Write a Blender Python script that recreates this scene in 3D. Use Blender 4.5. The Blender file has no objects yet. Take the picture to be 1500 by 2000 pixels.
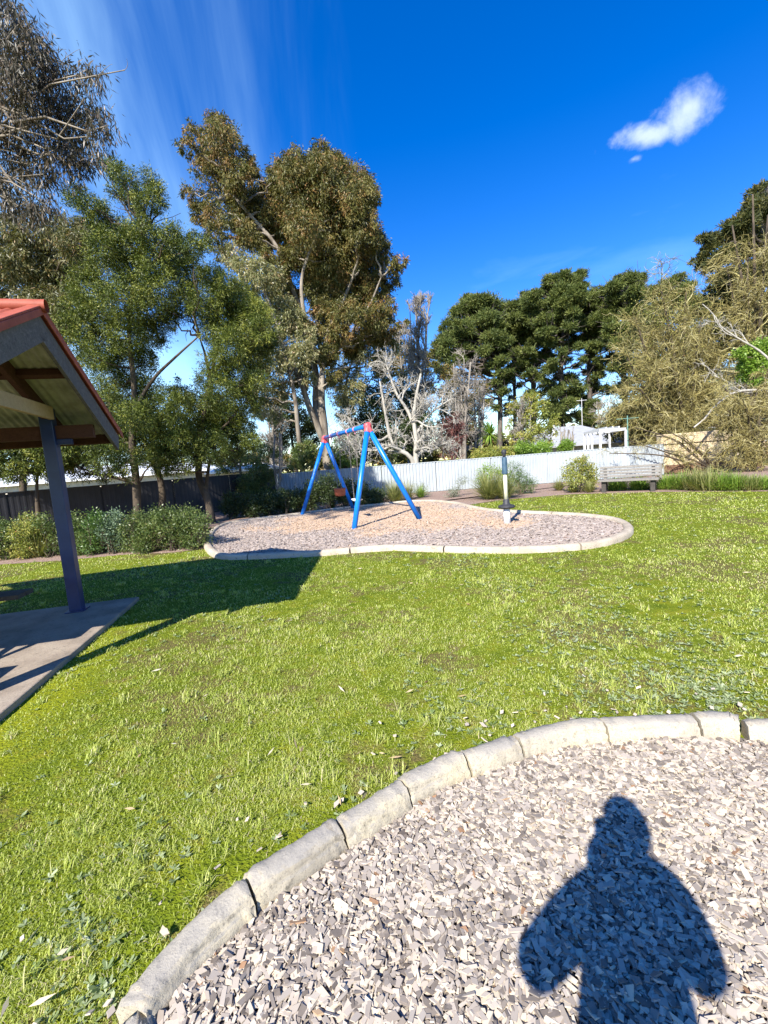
import bpy, math, numpy as np
from mathutils import Vector, Matrix
rad = math.radians
SC = bpy.context.scene
COL = SC.collection
RNG = np.random.default_rng(7)

# ------------------------------------------------------------------ camera, sky, sun, exposure
F = 870.0; CH = 1.5; PITCH = rad(6.3); ROLL = rad(4.5)
cf = np.array([0, math.cos(PITCH), -math.sin(PITCH)]); cu0 = np.array([0, math.sin(PITCH), math.cos(PITCH)]); cr0 = np.array([1., 0, 0])
CR = math.cos(ROLL)*cr0 - math.sin(ROLL)*cu0; CU = math.sin(ROLL)*cr0 + math.cos(ROLL)*cu0
cam = bpy.data.cameras.new('camera'); camo = bpy.data.objects.new('camera', cam); COL.objects.link(camo)
camo.matrix_world = Matrix(((CR[0], CU[0], -cf[0], 0), (CR[1], CU[1], -cf[1], 0), (CR[2], CU[2], -cf[2], CH), (0, 0, 0, 1)))
cam.sensor_fit = 'VERTICAL'; cam.sensor_height = 24; cam.lens = 24*F/2000; cam.clip_start = 0.02; cam.clip_end = 2000
SC.camera = camo
def ray(x, y): return cf + CR*(x-750)/F - CU*(y-1000)/F
def G(x, y, z=0.):
    d = ray(x, y); t = (z-CH)/d[2]; return np.array([0, 0, CH]) + d*t
def D(x, y, dep):
    d = ray(x, y); return np.array([0, 0, CH]) + d*dep/d[1]

SC.view_settings.view_transform = 'Standard'; SC.view_settings.look = 'None'
SC.view_settings.gamma = 1; SC.view_settings.exposure = 1.12
EL = rad(38); AZ = rad(25.5)
S = np.array([math.sin(AZ)*math.cos(EL), math.cos(AZ)*math.cos(EL), -math.sin(EL)])
sun = bpy.data.lights.new('sun', 'SUN'); sun.energy = 5.0; sun.angle = rad(0.5); sun.color = (1, .955, .88)
so = bpy.data.objects.new('sun', sun); COL.objects.link(so); so.rotation_euler = Vector(S).to_track_quat('-Z', 'Y').to_euler()

class NT:
    def __init__(s, tree): s.t = tree; tree.nodes.clear()
    def n(s, typ, ins=None, **kw):
        nd = s.t.nodes.new(typ)
        for k, v in kw.items(): setattr(nd, k, v)
        if ins:
            for k, v in ins.items():
                sk = nd.inputs[k]
                if isinstance(v, bpy.types.NodeSocket): s.t.links.new(v, sk)
                else: sk.default_value = v
        return nd
    def ramp(s, fac, stops, interp='LINEAR'):
        nd = s.n('ShaderNodeValToRGB', {'Fac': fac}); cr = nd.color_ramp; cr.interpolation = interp
        while len(cr.elements) < len(stops): cr.elements.new(.5)
        for e, (p, c) in zip(cr.elements, stops):
            e.position = p; e.color = (c, c, c, 1) if isinstance(c, (int, float)) else (*c, 1)
        return nd.outputs['Color']
    def math(s, op, a, b=0.5, c=None, clamp=False):
        ins = {0: a, 1: b}
        if c is not None: ins[2] = c
        return s.n('ShaderNodeMath', ins, operation=op, use_clamp=clamp).outputs[0]
    def mix(s, fac, a, b, blend='MIX'):
        nd = s.n('ShaderNodeMix', data_type='RGBA', blend_type=blend)
        for i, v in ((0, fac), (6, a), (7, b)):
            if isinstance(v, bpy.types.NodeSocket): s.t.links.new(v, nd.inputs[i])
            else: nd.inputs[i].default_value = v if i == 0 else (*v, 1) if len(v) == 3 else v
        return nd.outputs[2]
    def dot(s, v, c): return s.n('ShaderNodeVectorMath', {0: v, 1: tuple(c)}, operation='DOT_PRODUCT').outputs['Value']
    def comb(s, x, y, z=0.): return s.n('ShaderNodeCombineXYZ', {0: x, 1: y, 2: z}).outputs[0]
    def noise(s, vec, scale, detail=4, rough=.5, dist=0.):
        return s.n('ShaderNodeTexNoise', {'Vector': vec, 'Scale': scale, 'Detail': detail, 'Roughness': rough, 'Distortion': dist}).outputs[0]

world = bpy.data.worlds.new('World'); SC.world = world; world.use_nodes = True
w = NT(world.node_tree)
sky = w.n('ShaderNodeTexSky', sky_type='NISHITA', sun_disc=False, sun_elevation=EL, sun_rotation=math.pi+AZ, air_density=1.0, dust_density=0.1, ozone_density=2.5)
skyc = w.n('ShaderNodeHueSaturation', {'Hue': .518, 'Saturation': 1.45, 'Value': 1.20, 'Color': sky.outputs[0]}).outputs[0]
gen = w.n('ShaderNodeTexCoord').outputs['Generated']
def tangent(px, py, wup=(0, 0, 1)):           # local coordinates in the sky round one fixed direction
    c = ray(px, py); c = c/np.linalg.norm(c); r = np.cross(c, [0, 0, 1.]); r /= np.linalg.norm(r); u = np.cross(r, c)
    dc = w.math('MAXIMUM', w.dot(gen, c), .05)
    return w.math('DIVIDE', w.dot(gen, r), dc), w.math('DIVIDE', w.dot(gen, u), dc), w.math('GREATER_THAN', w.dot(gen, c), .1)
def blob(u, v, cu, cv, ru, rv, ang=0):
    ca, sa = math.cos(ang), math.sin(ang)
    du = w.math('SUBTRACT', u, cu); dv = w.math('SUBTRACT', v, cv)
    a = w.math('ADD', w.math('MULTIPLY', du, ca/ru), w.math('MULTIPLY', dv, sa/ru))
    b = w.math('ADD', w.math('MULTIPLY', du, -sa/rv), w.math('MULTIPLY', dv, ca/rv))
    return w.math('SUBTRACT', 1., w.math('SQRT', w.math('ADD', w.math('MULTIPLY', a, a), w.math('MULTIPLY', b, b))))
# small cumulus
u, v, fr = tangent(1310, 230)
nz = w.noise(w.comb(u, v), 14, 8, .62, .25)
m1 = w.math('MAXIMUM', blob(u, v, .022, .004, .054, .040, .1), blob(u, v, -.030, -.010, .060, .022, -.15))
m1 = w.math('MAXIMUM', m1, w.math('SUBTRACT', blob(u, v, -.105, -.005, .03, .03, .3), .72))
m1 = w.math('MAXIMUM', m1, w.math('SUBTRACT', blob(u, v, -.050, -.034, .03, .014, .0), .45))
dens = w.math('ADD', w.math('MULTIPLY', m1, 1.0), w.math('MULTIPLY', w.math('SUBTRACT', nz, .5), 1.9))
cum = w.math('MULTIPLY', w.math('MULTIPLY', w.n('ShaderNodeMapRange', {0: dens, 1: .08, 2: .9}, interpolation_type='SMOOTHSTEP').outputs[0], fr), .56)
# thin streaky cirrus on the left
u, v, fr = tangent(300, 250)
ur = w.math('ADD', u, w.math('MULTIPLY', v, .17))
ns = w.noise(w.comb(w.math('MULTIPLY', ur, 4.2), w.math('MULTIPLY', v, .75)), 2.6, 6, .55, .35)
nb = w.noise(w.comb(ur, v), 1.7, 3, .5)
env = w.math('ADD', blob(u, v, -.28, -.12, .62, .95), w.math('MULTIPLY', w.math('SUBTRACT', nb, .5), 1.0))
cir = w.math('MULTIPLY', w.n('ShaderNodeMapRange', {0: ns, 1: .36, 2: .75}).outputs[0], w.n('ShaderNodeMapRange', {0: env, 1: -.05, 2: 1.0}, interpolation_type='SMOOTHSTEP').outputs[0])
cir = w.math('MULTIPLY', w.math('MULTIPLY', cir, fr), .22)
veil = w.math('MULTIPLY', w.n('ShaderNodeMapRange', {0: w.math('ADD', blob(u, v, -.42, -.15, .80, 1.3), w.math('MULTIPLY', w.math('SUBTRACT', ns, .5), .8)), 1: .05, 2: 1.0}, interpolation_type='SMOOTHSTEP').outputs[0], w.math('MULTIPLY', fr, .22))
cir = w.math('ADD', cir, veil)
# faint haze-like wisps low on the right and whiter cloud behind the trees at left
u, v, fr = tangent(1250, 480)
nw = w.noise(w.comb(w.math('MULTIPLY', u, 1.), w.math('MULTIPLY', v, 4.)), 3.5, 5, .55, .3)
wis = w.math('MULTIPLY', w.n('ShaderNodeMapRange', {0: w.math('ADD', nw, w.math('MULTIPLY', blob(u, v, 0, -.02, .5, .14), .3)), 1: .68, 2: 1.05}).outputs[0], w.math('MULTIPLY', fr, .12))
u, v, fr = tangent(250, 640)
nl = w.noise(w.comb(u, v), 4, 6, .55, .3)
low = w.math('MULTIPLY', w.n('ShaderNodeMapRange', {0: w.math('ADD', nl, w.math('MULTIPLY', blob(u, v, -.1, -.12, .75, .45), .5)), 1: .62, 2: .95}).outputs[0], w.math('MULTIPLY', fr, .5))
cl = w.math('MAXIMUM', cir, w.math('MAXIMUM', wis, low))
skyf = w.mix(cum, w.mix(cl, skyc, (4.6, 7.4, 9.4)), (6.5, 7.2, 8.3))
bg = w.n('ShaderNodeBackground', {'Color': skyf, 'Strength': .10})
w.n('ShaderNodeOutputWorld', {'Surface': bg.outputs[0]})

# ------------------------------------------------------------------ helpers
def link(o): COL.objects.link(o); return o
def thing(name, label, cat, loc=(0, 0, 0), group=None):
    o = link(bpy.data.objects.new(name, None)); o.location = Vector([float(c) for c in loc]); o['label'] = label; o['category'] = cat
    o.empty_display_size = .2
    if group: o['group'] = group
    return o
def tag(o, label=None, cat=None, group=None, kind=None):
    for k, v in (('label', label), ('category', cat), ('group', group), ('kind', kind)):
        if v: o[k] = v
    return o
def npmesh(name, mat, parts, parent=None, smooth=False, loc=None):
    """parts: list of (verts Nx3, faces MxK, attr M or None); one mesh object, world coords in, origin moved to parent/loc"""
    me = bpy.data.meshes.new(name)
    vs = []; ls = []; st = []; tot = []; at = []; vo = 0; lo = 0
    for V, Fc, A in parts:
        V = np.asarray(V, np.float32).reshape(-1, 3); Fc = np.asarray(Fc, np.int64); m, k = Fc.shape
        vs.append(V); ls.append((Fc+vo).ravel()); st.append(lo+np.arange(m)*k); tot.append(np.full(m, k)); vo += len(V); lo += m*k
        at.append(np.zeros(m) if A is None else np.asarray(A, np.float32).ravel())
    V = np.concatenate(vs).astype(np.float32)
    off = np.zeros(3)
    if parent is not None:
        off = np.array(parent.matrix_world.translation) if False else np.array(parent.location)
        p = parent.parent
        while p is not None: off = off+np.array(p.location); p = p.parent
    elif loc is not None: off = np.array(loc, float)
    V = V-off.astype(np.float32)
    L = np.concatenate(ls).astype(np.int32); ST = np.concatenate(st).astype(np.int32); T = np.concatenate(tot).astype(np.int32)
    me.vertices.add(len(V)); me.vertices.foreach_set('co', V.ravel())
    me.loops.add(len(L)); me.loops.foreach_set('vertex_index', L)
    me.polygons.add(len(ST)); me.polygons.foreach_set('loop_start', ST); me.polygons.foreach_set('loop_total', T)
    me.update(calc_edges=True)
    me.polygons.foreach_set('use_smooth', np.full(len(ST), bool(smooth)))
    a = me.attributes.new('v', 'FLOAT', 'FACE'); a.data.foreach_set('value', np.concatenate(at).astype(np.float32))
    me.materials.append(mat)
    o = link(bpy.data.objects.new(name, me))
    if parent is not None: o.parent = parent
    elif loc is not None: o.location = Vector([float(c) for c in loc])
    return o
def bevel(o, wd=.006, seg=2):
    m = o.modifiers.new('bevel', 'BEVEL'); m.width = wd; m.segments = seg; m.limit_method = 'ANGLE'; m.angle_limit = rad(35); return o
BOXF = np.array([[0, 3, 2, 1], [4, 5, 6, 7], [0, 1, 5, 4], [1, 2, 6, 5], [2, 3, 7, 6], [3, 0, 4, 7]])
def box(c, size, X=(1, 0, 0), Y=(0, 1, 0), Z=None, a=0.):
    X = np.array(X, float); Y = np.array(Y, float); Z = np.cross(X, Y) if Z is None else np.array(Z, float)
    q = np.array([[-1, -1, -1], [1, -1, -1], [1, 1, -1], [-1, 1, -1], [-1, -1, 1], [1, -1, 1], [1, 1, 1], [-1, 1, 1]])*.5
    V = np.array(c, float)+q[:, 0:1]*size[0]*X+q[:, 1:2]*size[1]*Y+q[:, 2:3]*size[2]*Z
    return V, BOXF, np.full(6, a)
def beam(p0, p1, wd, ht, a=0., up=(0, 0, 1)):
    p0 = np.array(p0, float); p1 = np.array(p1, float); d = p1-p0; L = np.linalg.norm(d); X = d/L
    Y = np.cross(up, X); Y /= np.linalg.norm(Y); return box((p0+p1)/2, (L, wd, ht), X, Y, a=a)
def frames(T):
    ref = np.zeros_like(T); ref[..., 2] = 1.; flat = np.abs(T[..., 2]) > .9; ref[flat] = (1, 0, 0)
    Sd = np.cross(T, ref); Sd /= np.linalg.norm(Sd, axis=-1, keepdims=True)+1e-9; Up = np.cross(Sd, T); return Sd, Up
def tubes(P, R, sides=5, a=None, caps=False):
    """P NxKx3, R NxK -> quads"""
    P = np.asarray(P, float); R = np.asarray(R, float)
    if P.ndim == 2: P = P[None]; R = R[None]
    N, K, _ = P.shape
    T = np.gradient(P, axis=1); T /= np.linalg.norm(T, axis=-1, keepdims=True)+1e-9
    if K > 1:
        Tm = (P[:, -1]-P[:, 0]); Tm /= np.linalg.norm(Tm, axis=-1, keepdims=True)+1e-9
        ref = np.where(np.abs(Tm[:, 2:3]) > .8, np.array([[1., 0, 0]]), np.array([[0, 0, 1.]]))[:, None, :].repeat(K, 1)
        Sd = np.cross(T, ref); Sd /= np.linalg.norm(Sd, axis=-1, keepdims=True)+1e-9; Up = np.cross(Sd, T)
    th = np.arange(sides)/sides*2*np.pi
    V = P[:, :, None, :]+R[:, :, None, None]*(np.cos(th)[None, None, :, None]*Sd[:, :, None, :]+np.sin(th)[None, None, :, None]*Up[:, :, None, :])
    idx = np.arange(N*K*sides).reshape(N, K, sides)
    i0 = idx[:, :-1]; i1 = idx[:, 1:]
    Fq = np.stack([i0, np.roll(i0, -1, 2), np.roll(i1, -1, 2), i1], -1).reshape(-1, 4)
    A = (RNG.random(N) if a is None else np.full(N, a))[:, None].repeat((K-1)*sides, 1).ravel()
    return V.reshape(-1, 3), Fq, A
def cylp(p0, p1, r0, r1=None, sides=12, a=0., K=2):
    r1 = r0 if r1 is None else r1; p0 = np.array(p0, float); p1 = np.array(p1, float)
    e = (p1-p0)*1e-4
    t = np.concatenate([[0.], np.linspace(0, 1, K), [1.]])[:, None]
    P = p0*(1-t)+p1*t; P[0] -= e; P[-1] += e
    R = np.concatenate([[1e-5], np.linspace(r0, r1, K), [1e-5]])
    return tubes(P, R, sides, a)
def lathe(c, prof, sides=24, a=0.):
    z = np.array([p[1] for p in prof]); r = np.array([max(p[0], 1e-5) for p in prof]); th = np.arange(sides)/sides*2*np.pi
    V = np.stack([c[0]+r[:, None]*np.cos(th), c[1]+r[:, None]*np.sin(th), c[2]+z[:, None]+0*th], -1)
    idx = np.arange(len(prof)*sides).reshape(len(prof), sides); i0 = idx[:-1]; i1 = idx[1:]
    return V.reshape(-1, 3), np.stack([i0, np.roll(i0, -1, 1), np.roll(i1, -1, 1), i1], -1).reshape(-1, 4), None
def walk(p0, d0, L, K=8, curl=.3, grav=0., r0=.02, r1=.003, smooth=.5):
    N = len(p0); P = np.zeros((N, K, 3)); P[:, 0] = p0; d = d0/(np.linalg.norm(d0, axis=1, keepdims=True)+1e-9); L = np.broadcast_to(L, (N,))
    turn = RNG.normal(size=(N, 3))*curl
    for k in range(1, K):
        turn = turn*smooth+RNG.normal(size=(N, 3))*curl*(1-smooth); d = d+turn; d[:, 2] += grav
        d /= np.linalg.norm(d, axis=1, keepdims=True)+1e-9; P[:, k] = P[:, k-1]+d*(L/(K-1))[:, None]
    t = np.linspace(0, 1, K)[None]; r0 = np.broadcast_to(r0, (N,))[:, None]; r1 = np.broadcast_to(r1, (N,))[:, None]
    return P, r0*(1-t)+r1*t
def children(P, R, n, L, spread=.8, K=6, curl=.25, grav=0., lo=.25, rr=.6, rmin=.003, up=0., smooth=.5):
    N, KK, _ = P.shape; idx = np.repeat(np.arange(N), n); t = lo+(1-lo)*RNG.random(len(idx))
    f = t*(KK-1); i = np.minimum(f.astype(int), KK-2); fr = (f-i)[:, None]
    p = P[idx, i]*(1-fr)+P[idx, i+1]*fr; T = P[idx, i+1]-P[idx, i]; T /= np.linalg.norm(T, axis=1, keepdims=True)+1e-9
    d = T+RNG.normal(size=T.shape)*spread; d[:, 2] += up; r = (R[idx, i]*(1-fr[:, 0])+R[idx, i+1]*fr[:, 0])*rr
    LL = L*(.6+.8*RNG.random(len(idx)))*(1.15-.5*t)
    return walk(p, d, LL, K, curl, grav, np.maximum(r, rmin), np.maximum(r*.35, rmin*.6), smooth)
def leaves(P, d, L, Wd, a=None, fold=0.):
    """one kite-shaped quad per leaf"""
    P = np.asarray(P, float); N = len(P); d = d/(np.linalg.norm(d, axis=1, keepdims=True)+1e-9)
    s = np.cross(d, RNG.normal(size=(N, 3))); s /= np.linalg.norm(s, axis=1, keepdims=True)+1e-9
    L = np.broadcast_to(L, (N,))[:, None]; Wd = np.broadcast_to(Wd, (N,))[:, None]
    V = np.stack([P, P+d*L*.42+s*Wd*.5, P+d*L, P+d*L*.42-s*Wd*.5], 1)
    return V.reshape(-1, 3), np.arange(N*4).reshape(N, 4), (RNG.random(N) if a is None else a)
def sph(n):
    v = RNG.normal(size=(n, 3)); return v/np.linalg.norm(v, axis=1, keepdims=True)
def vnoise(x, y, sc, seed=0):
    r = np.random.default_rng(seed); o = 0
    for k in range(5):
        a = r.random()*6.28; f = sc*(1+.9*k); p = r.random()*6.28; q = r.random()*6.28
        o = o+np.sin((x*math.cos(a)+y*math.sin(a))*f+p+1.7*np.sin((y*math.cos(a)-x*math.sin(a))*f*.7+q))/(1+.5*k)
    return o/2.4
def crown(blobs, n, leafL, leafW, grav=-.2, sub=.34, per=None, shell=.55, lv=(.0, 1.), flat=1., out=.5, submin=.12, gauss=.5, vv=.2):
    """blobs: rows (x,y,z,r). Leaf clumps spread through each blob; value varies by clump and by leaf"""
    B = np.array(blobs, float); wts = B[:, 3]**2; wts = wts/wts.sum()
    nc = max(1, int(n/(per or 26))); bi = RNG.choice(len(B), nc, p=wts)
    dirs = sph(nc); rr = B[bi, 3]*(shell+(1-shell)*RNG.random(nc))**.6*(1+.42*RNG.random(nc)**4)
    C = B[bi, :3]+dirs*rr[:, None]*np.array([1, 1, flat]); sr = np.maximum(B[bi, 3]*sub, submin)*(.6+.8*RNG.random(nc))
    cv = RNG.random(nc); li = RNG.integers(0, nc, n)
    off = RNG.normal(size=(n, 3))*gauss; P = C[li]+off*sr[li][:, None]*np.array([1, 1, flat])
    d = RNG.normal(size=(n, 3))*.6+dirs[li]*out+off*.4; d[:, 2] += grav
    a = np.clip(cv[li]*(1-vv)+RNG.random(n)*vv, 0, 1)*(lv[1]-lv[0])+lv[0]
    return leaves(P, d, leafL*(.7+.6*RNG.random(n)), leafW*(.7+.6*RNG.random(n)), a)
def pblobs(lst, dep, spread=.6, rs=1.):
    """crown lobes given by where they stand (pixel, radius) at the tree's own distance, with real depth scatter"""
    o = []
    for t in lst:
        x, y, r = t[:3]; dd = dep+(t[3] if len(t) > 3 else (RNG.random()-.5)*2*spread); c = D(x, y, dd); o.append((*c, r*rs*dd/F))
    return o
def limbs(tips, spine, r0=.08, r1=.015, sag=.25, K=8):
    """a branch from the spine to each tip"""
    sp = np.array(spine, float); tips = np.array(tips, float)[:, :3]; N = len(tips); out = np.zeros((N, K, 3))
    for i, t in enumerate(tips):
        dz = t[2]-sp[:, 2]; dd = np.linalg.norm(sp-t, axis=1)+np.where(dz < .15*np.linalg.norm(t-sp, axis=1), 3., 0); j = int(np.argmin(dd)); a = sp[j]
        u_ = np.linspace(0, 1, K)[:, None]; mid = np.array([0, 0, -sag])*np.linalg.norm(t-a)*.3
        out[i] = a*(1-u_)+t*u_+mid*4*u_*(1-u_)*.5+np.concatenate([[np.zeros(3)], RNG.normal(size=(K-1, 3))*.03*np.linalg.norm(t-a)])
    u_ = np.linspace(0, 1, K)[None]; r0 = np.broadcast_to(r0, (N,))[:, None]
    return out, r0*(1-u_)+r1*u_
def pathpts(lst): return np.array([D(x, y, d) for x, y, d in lst])
def resample(P, n, closed=False):
    P = np.array(P, float)
    if closed: P = np.vstack([P[-2:], P, P[:3]])
    else: P = np.vstack([2*P[0]-P[1], P, 2*P[-1]-P[-2]])
    out = []
    lo, hi = (2, len(P)-3) if closed else (1, len(P)-2)
    for i in range(lo, hi):
        p0, p1, p2, p3 = P[i-1], P[i], P[i+1], P[i+2]
        for t in np.linspace(0, 1, 24, endpoint=False):
            out.append(.5*((2*p1)+(-p0+p2)*t+(2*p0-5*p1+4*p2-p3)*t*t+(-p0+3*p1-3*p2+p3)*t**3))
    out.append(P[hi]); out = np.array(out); s_ = np.concatenate([[0], np.cumsum(np.linalg.norm(np.diff(out, axis=0), axis=1))])
    q = np.linspace(0, s_[-1], n+1 if closed else n); q = q[:-1] if closed else q
    return np.stack([np.interp(q, s_, out[:, k]) for k in range(out.shape[1])], 1)
def inside(x, y, poly):
    poly = np.array(poly); r = np.zeros(len(x), bool); j = len(poly)-1
    for i in range(len(poly)):
        xi, yi = poly[i][:2]; xj, yj = poly[j][:2]
        c = ((yi > y) != (yj > y)) & (x < (xj-xi)*(y-yi)/(yj-yi+1e-12)+xi); r ^= c; j = i
    return r

# ------------------------------------------------------------------ materials
def mat(name, fn):
    m = bpy.data.materials.new(name); m.use_nodes = True; t = NT(m.node_tree); o = fn(t); t.n('ShaderNodeOutputMaterial', {'Surface': o}); return m
def princ(t, col, rough=.7, spec=.3, bump=None, bs=.3, bd=.01, metal=0.):
    ins = {'Roughness': rough, 'Specular IOR Level': spec, 'Metallic': metal}
    ins['Base Color'] = col if isinstance(col, bpy.types.NodeSocket) else (*col, 1)
    if bump is not None: ins['Normal'] = t.n('ShaderNodeBump', {'Height': bump, 'Strength': bs, 'Distance': bd}).outputs[0]
    return t.n('ShaderNodeBsdfPrincipled', ins).outputs[0]
def attr(t, n='v'): return t.n('ShaderNodeAttribute', attribute_name=n).outputs['Fac']
def pos(t): return t.n('ShaderNodeNewGeometry').outputs['Position']
def foliage(name, stops, transl=.3, rough=.5, spec=.35, tcol=1.3):
    def f(t):
        c = t.ramp(attr(t), stops); p = princ(t, c, rough, spec)
        tc = t.mix(1., c, (tcol, tcol*1.05, tcol*.5), 'MULTIPLY')
        tr = t.n('ShaderNodeBsdfTranslucent', {'Color': tc}).outputs[0]
        return t.n('ShaderNodeMixShader', {0: transl, 1: p, 2: tr}).outputs[0]
    return mat(name, f)
def simple(name, c1, c2, scale=8, rough=.7, spec=.3, bump=.2, bd=.004, detail=5, lo=.35, hi=.65):
    def f(t):
        n_ = t.noise(pos(t), scale, detail, .6); return princ(t, t.ramp(n_, [(lo, c1), (hi, c2)]), rough, spec, n_, bump, bd)
    return mat(name, f)
M = {}
M['grass'] = foliage('grass_blades', [(0, (.13, .18, .02)), (.3, (.30, .365, .05)), (.6, (.46, .50, .12)), (.82, (.58, .57, .25)), (.93, (.58, .52, .32)), (1, (.60, .50, .32))], .35, .55, .2)
M['weed'] = foliage('weed_leaves', [(0, (.12, .17, .05)), (.5, (.24, .29, .13)), (1, (.40, .44, .27))], .2, .6, .25)
M['litter'] = foliage('dry_litter', [(0, (.22, .12, .05)), (.5, (.42, .32, .18)), (1, (.62, .56, .44))], .1)
def f_lawn(t):
    p = pos(t); a = t.noise(p, .9, 5, .6); b = t.noise(p, 6, 6, .65); c = t.noise(p, 60, 3, .6)
    col = t.ramp(b, [(.3, (.08, .12, .005)), (.5, (.17, .205, .009)), (.7, (.29, .27, .02))])
    col = t.mix(t.ramp(t.math('ADD', t.math('MULTIPLY', a, .6), t.math('MULTIPLY', b, .4)), [(.505, 0.), (.57, .9)]), col, (.15, .10, .05))
    col = t.mix(t.math('MULTIPLY', c, .5), col, (.07, .10, .01))
    bd = t.math('ABSOLUTE', t.math('SUBTRACT', t.dot(p, (-.98, -.2, 0)), 2.02)); yl = t.math('ADD', t.math('DIVIDE', bd, .42), t.math('MULTIPLY', t.math('SUBTRACT', b, .5), 2.2))
    yl = t.math('MULTIPLY', t.ramp(yl, [(.45, 1.), (1., 0.)]), t.ramp(t.math('ABSOLUTE', t.math('MULTIPLY', t.math('SUBTRACT', t.dot(p, (0, 1, 0)), 2.9), .4)), [(.45, 1.), (.95, 0.)])); col = t.mix(t.math('MULTIPLY', yl, .7), col, (.27, .29, .012))
    return princ(t, col, .95, .1, t.math('ADD', t.math('MULTIPLY', b, .5), c), .8, .03)
M['lawn'] = mat('lawn_soil_and_moss', f_lawn)
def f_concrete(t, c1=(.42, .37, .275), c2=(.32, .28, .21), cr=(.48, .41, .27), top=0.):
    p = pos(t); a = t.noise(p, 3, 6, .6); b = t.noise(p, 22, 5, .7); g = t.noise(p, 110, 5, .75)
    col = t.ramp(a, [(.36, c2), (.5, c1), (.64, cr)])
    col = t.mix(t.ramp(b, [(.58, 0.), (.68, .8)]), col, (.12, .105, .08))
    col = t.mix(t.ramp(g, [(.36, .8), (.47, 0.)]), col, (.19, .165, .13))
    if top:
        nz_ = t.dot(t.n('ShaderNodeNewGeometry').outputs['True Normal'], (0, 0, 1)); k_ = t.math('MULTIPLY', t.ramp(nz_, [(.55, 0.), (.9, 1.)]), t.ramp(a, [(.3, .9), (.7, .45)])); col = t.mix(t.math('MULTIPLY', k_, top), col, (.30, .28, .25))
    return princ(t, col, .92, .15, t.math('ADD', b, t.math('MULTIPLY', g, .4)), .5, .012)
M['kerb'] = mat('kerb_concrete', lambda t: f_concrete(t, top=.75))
M['kerb2'] = mat('pink_kerb_concrete', lambda t: f_concrete(t, (.44, .37, .28), (.36, .30, .225), (.48, .42, .32)))
M['slab'] = mat('slab_concrete', lambda t: f_concrete(t, (.31, .25, .19), (.23, .185, .14), (.35, .29, .22)))
M['chips'] = mat('weathered_wood_chips', lambda t: princ(t, t.mix(t.math('MULTIPLY', t.noise(pos(t), 90, 3), .35), t.ramp(attr(t), [(0, (.07, .055, .042)), (.2, (.18, .15, .12)), (.5, (.38, .325, .26)), (.75, (.55, .47, .365)), (.92, (.64, .53, .36)), (.955, (.40, .26, .14)), (1, (.24, .12, .05))]), (.34, .29, .25)), .9, .1))
M['chipbase'] = simple('chip_bed_base', (.05, .042, .038), (.22, .20, .19), 70, .95, .1, .8, .01)
def f_farchip(t):
    p = pos(t); a = t.noise(p, .5, 4, .6); g = t.noise(p, 35, 3, .7)
    col = t.mix(t.ramp(a, [(.40, 0.), (.56, 1.)]), (.38, .30, .25), (.44, .31, .21))
    col = t.mix(t.ramp(g, [(.35, .6), (.6, 0.)]), col, (.16, .12, .10)); return princ(t, col, .95, .1, g, .8, .03)
M['farchip'] = mat('far_bark_base', f_farchip)
M['chips2'] = mat('bark_chips', lambda t: princ(t, t.ramp(attr(t), [(0, (.20, .12, .085)), (.15, (.21, .17, .145)), (.4, (.37, .31, .265)), (.5, (.40, .325, .265)), (.62, (.40, .295, .21)), (.85, (.45, .325, .22)), (1, (.30, .17, .10))]), .9, .15))
M['mulch'] = simple('mulch_bed', (.16, .10, .07), (.42, .31, .25), 30, .95, .1, .8, .03)
M['hardground'] = simple('back_yard_ground', (.06, .055, .03), (.13, .12, .06), 2, .95, .1)

M['blue'] = simple('blue_paint', (.004, .15, .56), (.006, .18, .64), 5, .35, .5, .05)
M['post'] = simple('dark_blue_post_paint', (.008, .022, .085), (.014, .034, .12), 6, .4, .5, .05)
M['red'] = simple('red_bracket_paint', (.62, .06, .08), (.78, .14, .14), 20, .5, .4, .1)
M['pink'] = simple('faded_pink_clamp', (.55, .20, .30), (.65, .30, .38), 20, .5, .4, .1)
M['chain'] = simple('chain_steel', (.20, .17, .15), (.34, .30, .27), 60, .5, .5, .1)
M['rubber'] = simple('black_rubber', (.02, .02, .022), (.045, .045, .05), 20, .6, .4)
M['orange'] = simple('orange_plastic', (.26, .06, .03), (.34, .09, .045), 20, .45, .5)
M['cream'] = simple('pale_yellow_pole', (.62, .62, .42), (.72, .70, .48), 10, .35, .5, .05)
M['whitep'] = simple('white_paint', (.68, .67, .66), (.80, .79, .78), 12, .4, .5, .08)
M['slate'] = simple('slate_blue_grip', (.035, .075, .115), (.06, .11, .16), 12, .5, .4)
M['tile'] = mat('terracotta_roof_paint', lambda t: princ(t, t.ramp(t.noise(pos(t), 9, 6, .65), [(.3, (.24, .055, .030)), (.6, (.36, .085, .048)), (.8, (.42, .13, .08))]), .6, .3, t.noise(pos(t), 60, 4), .3, .004))
def wood(name, c1, c2, c3=None, sc=4., bs=.5):
    def f(t):
        g = t.n('ShaderNodeTexCoord').outputs['Object']; p = pos(t)
        n1 = t.noise(p, sc*6, 6, .7, 1.); n2 = t.noise(p, sc*28, 4, .6)
        c = t.ramp(t.math('ADD', t.math('MULTIPLY', n1, .7), t.math('MULTIPLY', n2, .3)), [(.3, c1), (.6, c2)]+([(.72, c3)] if c3 else []))
        return princ(t, c, .85, .2, n1, bs, .005)
    return mat(name, f)
M['fascia'] = wood('weathered_grey_fascia', (.055, .05, .052), (.16, .145, .135), (.36, .34, .31))
M['redwood'] = wood('red_brown_beam', (.055, .022, .014), (.10, .045, .028))
M['pale'] = wood('pale_pine_beam', (.34, .24, .13), (.46, .34, .20))
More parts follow.
